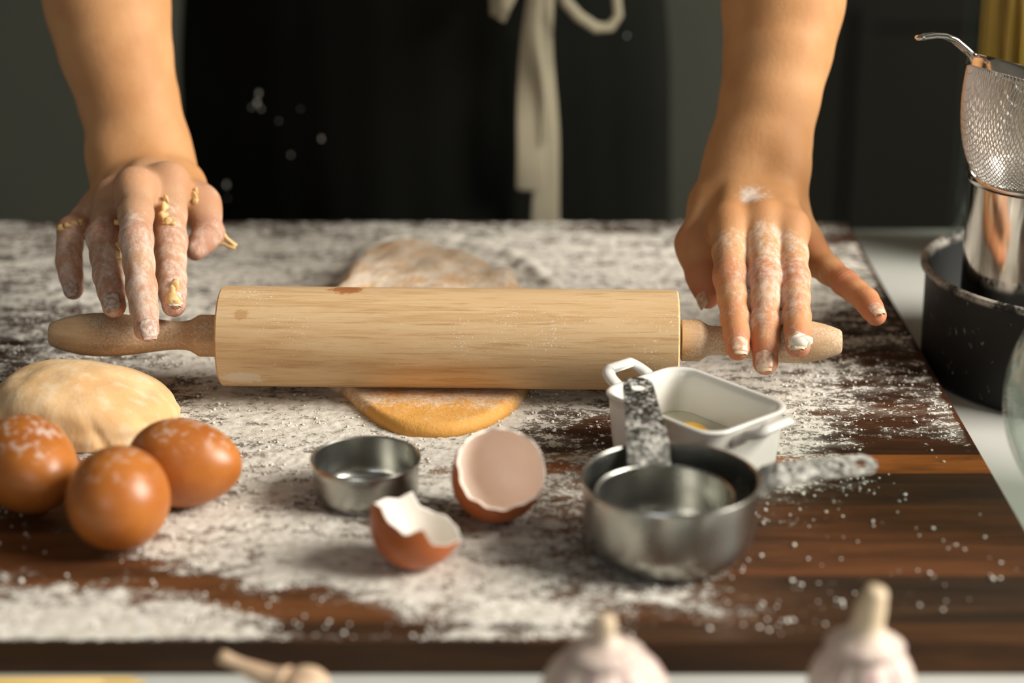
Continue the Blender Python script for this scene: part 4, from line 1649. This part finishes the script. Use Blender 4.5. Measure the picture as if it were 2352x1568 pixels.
attr(me, 'floury', flo); attr(me, 'redness', red); attr(me, 'crease', crease); attr(me, 'crease_weight', cw)

k = M('skin')
o_ = k.coord('Object')
big = k.noise(o_, 38, 3, 0.5)
pore = k.noise(o_, 900, 2, 0.6)
o2 = k.coord('Object', (1, 1, .45))
fn = k.noise(o2, 360, 5, 0.72)
fm = k.noise(o2, 95, 3, 0.6)
c = k.mix(k.range(big, 0.3, 0.7), (.50, .245, .100), (.58, .305, .138))
c = k.mix(k.math('MULTIPLY', k.attr('redness'), 0.75), c, (.53, .16, .10))
fsum = k.math('ADD', k.attr('floury'), k.math('MULTIPLY_ADD', fn, 0.9, k.math('MULTIPLY_ADD', fm, 0.75, -0.86)))
fa = k.math('MULTIPLY', k.range(fsum, 0.30, 0.86), k.range(k.attr('floury'), 0.0, 0.12))
c = k.mix(k.math('MULTIPLY', k.attr('veil'), 0.42), c, (.40, .28, .22))
c = k.mix(k.math('MULTIPLY', fa, 0.82), c, (.80, .72, .64))
wr_ = k.math('MULTIPLY', k.math('SINE', k.math('MULTIPLY', k.attr('crease'), 2900.0)), k.attr('crease_weight'))
k.set(Base_Color=c, Roughness=k.math('MULTIPLY_ADD', fa, 0.35, 0.55), Subsurface_Weight=0.16, Subsurface_Radius=(.010, .0045, .002), Subsurface_Scale=0.5,
      Normal=k.bump(wr_, 0.18, 0.0005, k.bump(fn, 0.35, 0.0007, k.bump(pore, 0.12, 0.0004))))
k.p.inputs['Specular IOR Level'].default_value = 0.2
m_skin = k.m
person = obj('person', me, m_skin)
tag(person, 'person in a black apron pressing both floury hands on the rolling pin', 'person')

# ---- fingernails
m_nail = M('fingernail')
_o = m_nail.coord('Object')
m_nail.set(Base_Color=m_nail.mix(m_nail.range(m_nail.noise(_o, 350, 3), 0.42, 0.6), (.56, .30, .19), (.68, .50, .38)), Roughness=0.35)
m_nail = m_nail.m
m_nailf = M('floury_nail')
m_nailf.set(Base_Color=m_nailf.mix(m_nailf.range(m_nailf.noise(m_nailf.coord('Object'), 420, 4, .7), 0.4, 0.62), (.44, .27, .20), (.66, .56, .48)), Roughness=0.7)
m_nailf = m_nailf.m
m_ntip = plain('nail_edge', (.68, .50, .32), 0.4)


def nail(J, R, turn=0.0, tipm=None, ln=.0095, w=44, over=.0008):
    a, t = J[-2], J[-1]
    ax = (t - a) / np.linalg.norm(t - a)
    cd_ = CAM - t
    cd_ = cd_ / np.linalg.norm(cd_) + np.array([0, 0, .35])
    nrm = cd_ - ax * (cd_ @ ax)
    nrm /= np.linalg.norm(nrm)
    side = np.cross(ax, nrm)
    nrm, side = nrm * math.cos(turn) + side * math.sin(turn), side * math.cos(turn) - nrm * math.sin(turn)
    r = R[-1]
    ni, nj = 9, 11
    for part_, lo_, hi_, mt in (('fingernail', -ln * .45, r * .86, tipm or m_nail), ('nail_tip', r * .84, r + over, tipm or m_ntip)):
        V, F = [], []
        for layer in (0.0004, -0.0006):
            for i in range(ni):
                f = i / (ni - 1)
                x = lo_ + (hi_ - lo_) * f
                g = (x + ln * .45) / (r * .86 + ln * .45)
                half = math.radians(w) * math.sqrt(max(0.02, 1 - max(0, (.22 - g) / .22) ** 2)) * (1 - .10 * max(0, g - .8) / .2)
                sink = .0009 * max(0, x / (r + over)) ** 2
                for j in range(nj):
                    th = half * (j / (nj - 1) * 2 - 1)
                    rr = r * 1.0 + layer - sink - .35 * r * .12 * (1 - math.cos(th))
                    rr *= (1 - .02 * max(0, x) / r)
                    # the nail shortens towards its corners
                    xx = x - (.0016 * (th / half) ** 2 if part_ == 'nail_tip' and i == ni - 1 else 0)
                    V.append(t + ax * xx + nrm * rr * math.cos(th) + side * rr * math.sin(th))
        for l_ in (0, 1):
            o0 = l_ * ni * nj
            for i in range(ni - 1):
                for j in range(nj - 1):
                    q = (o0 + i * nj + j, o0 + i * nj + j + 1, o0 + (i + 1) * nj + j + 1, o0 + (i + 1) * nj + j)
                    F.append(q if l_ == 0 else q[::-1])
        bd = [i * nj for i in range(ni)] + [(ni - 1) * nj + j for j in range(1, nj)] + [i * nj + nj - 1 for i in range(ni - 2, -1, -1)] + [j for j in range(nj - 2, 0, -1)]
        for i in range(len(bd)):
            p_, q_ = bd[i], bd[(i + 1) % len(bd)]
            F.append((p_, q_, q_ + ni * nj, p_ + ni * nj))
        b = MB(); b.add(V, F)
        if part_ == 'fingernail':
            base_ = obj('fingernail', b, mt, person)
        else:
            obj('nail_edge', b, mt, base_)


nail(*RH.fingers[0], turn=-.25)
nail(*RH.fingers[1], turn=.12)
nail(*RH.fingers[2], turn=.1, ln=.009)
nail(*RH.fingers[3], turn=-.3, ln=.009, over=.0008)
nail([th_m, th_i, th_t], [8.6 * mm, 8.2 * mm, 6.2 * mm], turn=.9, ln=.012)
nail(*LH.fingers[0], tipm=m_nailf, turn=-.2, over=.0004)
nail(*LH.fingers[1], tipm=m_nailf, turn=-.1, over=.0004)
nail(*LH.fingers[2], tipm=m_nailf, turn=.2, over=.0004)
nail(*LH.fingers[3], tipm=m_nailf, turn=.3, ln=.008, over=.0004)

m_scrap = plain('sticky_dough', (.72, .47, .20), 0.6)

# ---- scraps of dough sticking to the fingers
def scrap(H, pxpy, y0, blobs, seed, m=None):
    """march along the view ray to the skin, then heap small lumps there"""
    b = MB()
    for i, (dx, dy, r, ry) in enumerate(blobs):
        d = ray(pxpy[0] + dx, pxpy[1] + dy)
        d /= np.linalg.norm(d)
        t = 0.80
        for _ in range(60):
            s_ = H.sdf((CAM + d * t)[None])[0]
            if s_ < 1e-4 or t > 1.2:
                break
            t += s_ * .8
        if t > 1.2:
            t = (y0) / d[1]
        p = CAM + d * (t + r * .2)
        b.blob(p, (r * 1.3, r * .9, ry * 1.25), seed + i, 2, .5)
    o = obj('dough_scrap', b, m or m_scrap, person)
    o['label'] = 'scrap of yellow dough stuck to a finger'
    return o


scrap(LH, (380, 490), .95, [(0, -12, 2.2 * mm, 3.2 * mm), (-3, 8, 2.4 * mm, 2.8 * mm), (6, 20, 2.6 * mm, 1.8 * mm), (12, 24, 1.6 * mm, 1.4 * mm), (2, -28, 1.7 * mm, 2.4 * mm)], 3)
scrap(LH, (402, 660), .95, [(0, 0, 1.7 * mm, 4 * mm), (-4, 16, 1.8 * mm, 3 * mm), (-6, 30, 2.6 * mm, 2.6 * mm), (4, 36, 2.4 * mm, 2.6 * mm)], 9)
scrap(LH, (272, 585), .95, [(0, 0, 1.2 * mm, 3.2 * mm), (2, 18, 1.2 * mm, 2.4 * mm), (-2, -20, 1.2 * mm, 2.4 * mm), (-1, -75, 1.2 * mm, 1.6 * mm)], 15)
scrap(LH, (446, 452), .97, [(0, 0, 1.3 * mm, 3.0 * mm), (3, 12, 1.2 * mm, 2.2 * mm), (4, -10, 1.0 * mm, 2 * mm)], 21)
scrap(LH, (140, 524), 1.0, [(0, 0, 2.0 * mm, 1.4 * mm), (14, -6, 2.0 * mm, 1.2 * mm), (30, -10, 2.0 * mm, 1.2 * mm), (44, -14, 1.8 * mm, 1.2 * mm), (54, 18, 1.3 * mm, 2.4 * mm)], 27)
m_lump = plain('white_dough_lump', (.74, .66, .55), 0.85)
scrap(RH, (1834, 776), .94, [(0, 4, 3.4 * mm, 3.2 * mm), (-8, 12, 2.6 * mm, 2.6 * mm), (12, 10, 2.4 * mm, 2.8 * mm), (-2, 18, 2.6 * mm, 2.0 * mm)], 33, m_lump)
# dangling string of dough on the thumb
b = MB()
p0 = lt_i + np.array([.006, 0, .004])
def pz(px, py): return at_y(px, py, lt_i[1])
b.tube([p0, pz(508, 530), pz(520, 547), pz(533, 558), pz(541, 566)], [1.6 * mm, 1.4 * mm, 1.2 * mm, 1.3 * mm, 1.8 * mm], 8)
b.tube([lt_i + np.array([.003, 0, -.004]), pz(497, 562), pz(514, 558), pz(526, 566), pz(541, 566)], [1.4 * mm, 1.3 * mm, 1.2 * mm, 1.5 * mm, 1.9 * mm], 8)
o = obj('dough_scrap', b, m_scrap, person)
o['label'] = 'string of dough dangling from the thumb'

# ---- clothes: shirt, trousers and the black apron with its ties
m_shirt = M('dark_shirt_cloth')
m_shirt.set(Base_Color=(.008, .009, .0075), Roughness=0.9)
m_shirt.p.inputs['Specular IOR Level'].default_value = 0.06
m_shirt = m_shirt.m


def ell(cx, cy, a, bb, z, n=48):
    return [(cx + a * math.cos(2 * math.pi * i / n), cy + bb * math.sin(2 * math.pi * i / n), z) for i in range(n)]


b = MB()
b.loft([ell(TC[0], TC[1], a, bb, z) for a, bb, z in ((.168, .118, -.12), (.166, .116, -.02), (.158, .112, .1), (.158, .112, .2), (.172, .120, .36), (.178, .118, .44), (.172, .095, .52), (.13, .075, .565), (.07, .066, .585))], cap0=False, cap1=False)
for H, sx in ((RH, 1), (LH, -1)):
    a, c_, ra, rb = H.arm[-1]
    b.tube([a + (c_ - a) * f for f in (.35, .5, .75, 1.0)] + [np.array([TC[0] + sx * .10, TC[1] - .01, .515])], [.056, .057, .06, .064, .06], 24, cap=False)
obj('shirt', b, m_shirt, person)
b = MB()
for sx in (-1, 1):
    b.loft([ell(TC[0] + sx * .086, TC[1] + .005, a, a * 1.12, z, 32) for a, z in ((.092, -.08), (.092, -.2), (.078, -.42), (.066, -.60), (.064, -.735))], cap0=False, cap1=False)
b.loft([ell(TC[0], TC[1], a, bb, z) for a, bb, z in ((.178, .122, -.22), (.176, .122, -.14), (.170, .12, -.08))], cap0=False, cap1=False)
obj('trousers', b, m_shirt, person)
b = MB()
for sx in (-1, 1):
    b.loft([ell(TC[0] + sx * .086, TC[1] - .03 + dy, .042 * s_, .115 * s_, z, 28) for s_, z, dy in ((1, ZF + .001, 0), (1.02, ZF + .02, 0), (.95, ZF + .045, .005), (.7, ZF + .06, .03))])
obj('shoes', b, m_shirt, person)

k = M('black_apron_cloth')
o_ = k.coord('Object')
wv = k.noise(k.coord('Object', (1, 1, .25)), 700, 2, .6)
k.set(Base_Color=k.mix(k.noise(o_, 14, 3), (.0055, .006, .005), (.010, .0105, .0085)), Roughness=0.92, Normal=k.bump(wv, .3, .0006))
k.p.inputs['Specular IOR Level'].default_value = 0.06
m_apron = k.m
AX = -.068
NA_, NZ_ = 90, 60
V = []
for i in range(NZ_ + 1):
    z = -.46 + (.40 + .46) * i / NZ_
    wide = 1.78 if z < .16 else 1.78 - (z - .16) * 3.2
    a = .193 + .012 * smoothstep(.1, -.3, np.array(z)) - .012 * smoothstep(.05, .2, np.array(z)) + .012 * smoothstep(.25, .38, np.array(z))
    bb = .140
    for j in range(NA_ + 1):
        t = -math.pi / 2 + wide * (j / NA_ * 2 - 1)
        fold = +.0015 * math.sin(t * 13 + z * 2) * smoothstep(.12, -.2, np.array(z)) + .0006 * math.sin(t * 29 + 1 + z * 5)
        V.append((AX + (a + fold) * math.cos(t), TC[1] + (bb + fold) * math.sin(t), z))
F = [(i * (NA_ + 1) + j, i * (NA_ + 1) + j + 1, (i + 1) * (NA_ + 1) + j + 1, (i + 1) * (NA_ + 1) + j) for i in range(NZ_) for j in range(NA_)]
me = mesh_np('apron', V, F)
apron = obj('apron', me, m_apron, person)
so = apron.modifiers.new('thickness', 'SOLIDIFY')
so.thickness = .0014
apron['label'] = 'black apron with a beige tie knotted at the front'

k = M('beige_cotton_tape')
o_ = k.coord('Object')
wv = k.noise(k.coord('Object', (1, 1, 1)), 900, 2)
k.set(Base_Color=k.mix(k.noise(o_, 50, 3), (.33, .29, .20), (.40, .355, .255)), Roughness=0.9, Normal=k.bump(wv, .25, .0005))
m_tape = k.m


def ribbon(path, wid, face, name='apron_tie', thick=.0012):
    """flat tape: path of points, half-width direction per point"""
    b = MB()
    rings = []
    path, wid, face = list(path), list(wid), list(face)
    path.insert(-1, path[-1] + (path[-2] - path[-1]) * .03); wid.insert(-1, wid[-1]); face.insert(-1, face[-1])
    for p, w, f in zip(path, wid, face):
        p = Vector(p); f = Vector(f).normalized()
        nrm = f.cross(Vector((0, 0, 1)))
        if nrm.length < .05:
            nrm = Vector((0, 1, 0))
        nrm.normalize()
        rings.append([p - f * w - nrm * thick, p + f * w - nrm * thick, p + f * w + nrm * thick, p - f * w + nrm * thick])
    b.loft(rings)
    me_ = b.mesh(name, False)
    o = obj(name, me_, m_tape, apron)
    sm = o.modifiers.new('smooth', 'SUBSURF'); sm.levels = 2; sm.render_levels = 2
    for e in me_.edges:
        pass
    return o


YF = TC[1] - .140 - .010
def ap(px, py, dy=0.0): return at_y(px, py, YF - dy)
sc0 = 1 / px_scale(ap(1230, 250))
# front ribbon (wide, partly folded), ends at py 440
ribbon([ap(1236, -90, .006), ap(1232, -20, .006), ap(1225, 60, .006), ap(1222, 150, .007), ap(1220, 250, .008), ap(1221, 330, .008), ap(1220, 438, .007)],
       [20 * sc0, 24 * sc0, 29 * sc0, 36 * sc0, 38 * sc0, 38 * sc0, 38 * sc0],
       [(1, .8, 0), (1, .5, 0), (1, .3, 0), (1, -.35, 0), (1, .15, 0), (1, .30, 0), (1, -.1, 0)])
ribbon([ap(1252, -90, .012), ap(1240, -20, .013), ap(1232, 60, .013), ap(1243, 140, .012), ap(1254, 230, .011), ap(1256, 330, .0105)],
       [8 * sc0, 9 * sc0, 10 * sc0, 9 * sc0, 6 * sc0, 3 * sc0],
       [(1, .2, 0), (1, .2, 0), (1, .5, 0), (1, .6, 0), (1, .6, 0), (1, .6, 0)])
# rear ribbon, longer
ribbon([ap(1266, -90, .001), ap(1262, 0, .001), ap(1258, 90, .001), ap(1262, 180, .001), ap(1270, 300, .001), ap(1252, 430, .001), ap(1252, 560, .001), ap(1252, 700, .001)],
       [14 * sc0, 15 * sc0, 13 * sc0, 16 * sc0, 20 * sc0, 36 * sc0, 37 * sc0, 37 * sc0],
       [(1, .5, 0), (1, .6, 0), (1, .8, 0), (1, .7, 0), (1, .5, 0), (1, .15, 0), (1, .1, 0), (1, .1, 0)])
# bow loops and knot
b = MB()
b.tube([ap(1215, -70, .008), ap(1185, -30, .014), ap(1160, 20, .018), ap(1150, 45, .018), ap(1138, 34, .012), ap(1136, -10, .008), ap(1150, -60, .006), ap(1200, -110, .006)], [11 * sc0 * 1.2] * 8, 12, [.25] * 8, (.5, -.8, .1))
b.tube([ap(1235, -95, .012), ap(1180, -60, .02), ap(1160, -10, .024), ap(1156, 38, .022)], 12 * sc0, 10, .3, (.4, -1, 0))
obj('apron_tie', b, m_tape, apron)
b = MB()
b.tube([ap(1258, -90, .008), ap(1285, -40, .012), ap(1300, 5, .014), ap(1330, 38, .014), ap(1370, 64, .012), ap(1402, 62, .010), ap(1420, 35, .008), ap(1415, -10, .007), ap(1380, -60, .006), ap(1310, -105, .006), ap(1262, -110, .007)],
       [12 * sc0, 13 * sc0, 13 * sc0, 13 * sc0, 13 * sc0, 12 * sc0, 11 * sc0, 11 * sc0, 12 * sc0, 12 * sc0, 10 * sc0], 12, .55, (0, -1, .3))
obj('apron_tie', b, m_tape, apron)
b = MB()
b.blob(ap(1248, -98, .012), (.013, .009, .011), 5, 3, .12)
obj('tie_knot', b, m_tape, apron)
b = MB()
band = []
for j in range(61):
    t = -math.pi / 2 + 1.6 * (j / 60 * 2 - 1)
    band.append((AX + .193 * math.cos(t), TC[1] + .1445 * math.sin(t), ap(1248, -98)[2]))
b.tube(band, .011, 8, .12, (0, -1, .02)) if False else b.loft([[(x, y, z - .011), (x, y - .001, z - .011), (x, y - .001, z + .011), (x, y, z + .011)] for x, y, z in band])
obj('waist_tape', b, m_tape, apron)
# flour smudges on the cloth
b = MB()
for px, py, r_ in ((594, 214, .0030), (590, 236, .0034), (578, 246, .0022), (600, 250, .0020), (738, 318, .0024), (668, 356, .0016), (520, 424, .0032), (522, 455, .0014), (640, 278, .0012), (690, 250, .0010), (1440, 82, .0022)):
    x = at_y(px, py, YF)[0]
    ct = max(-1, min(1, (x - AX) / .196))
    y = TC[1] - .1415 * math.sqrt(1 - ct * ct)
    p = at_y(px, py, y)
    b.blob(p, (r_ * .38, .0006, r_ * .7), int(px), 1, .25)
o = obj('flour_smudge', b, m_clump, apron)
o['kind'] = 'stuff'
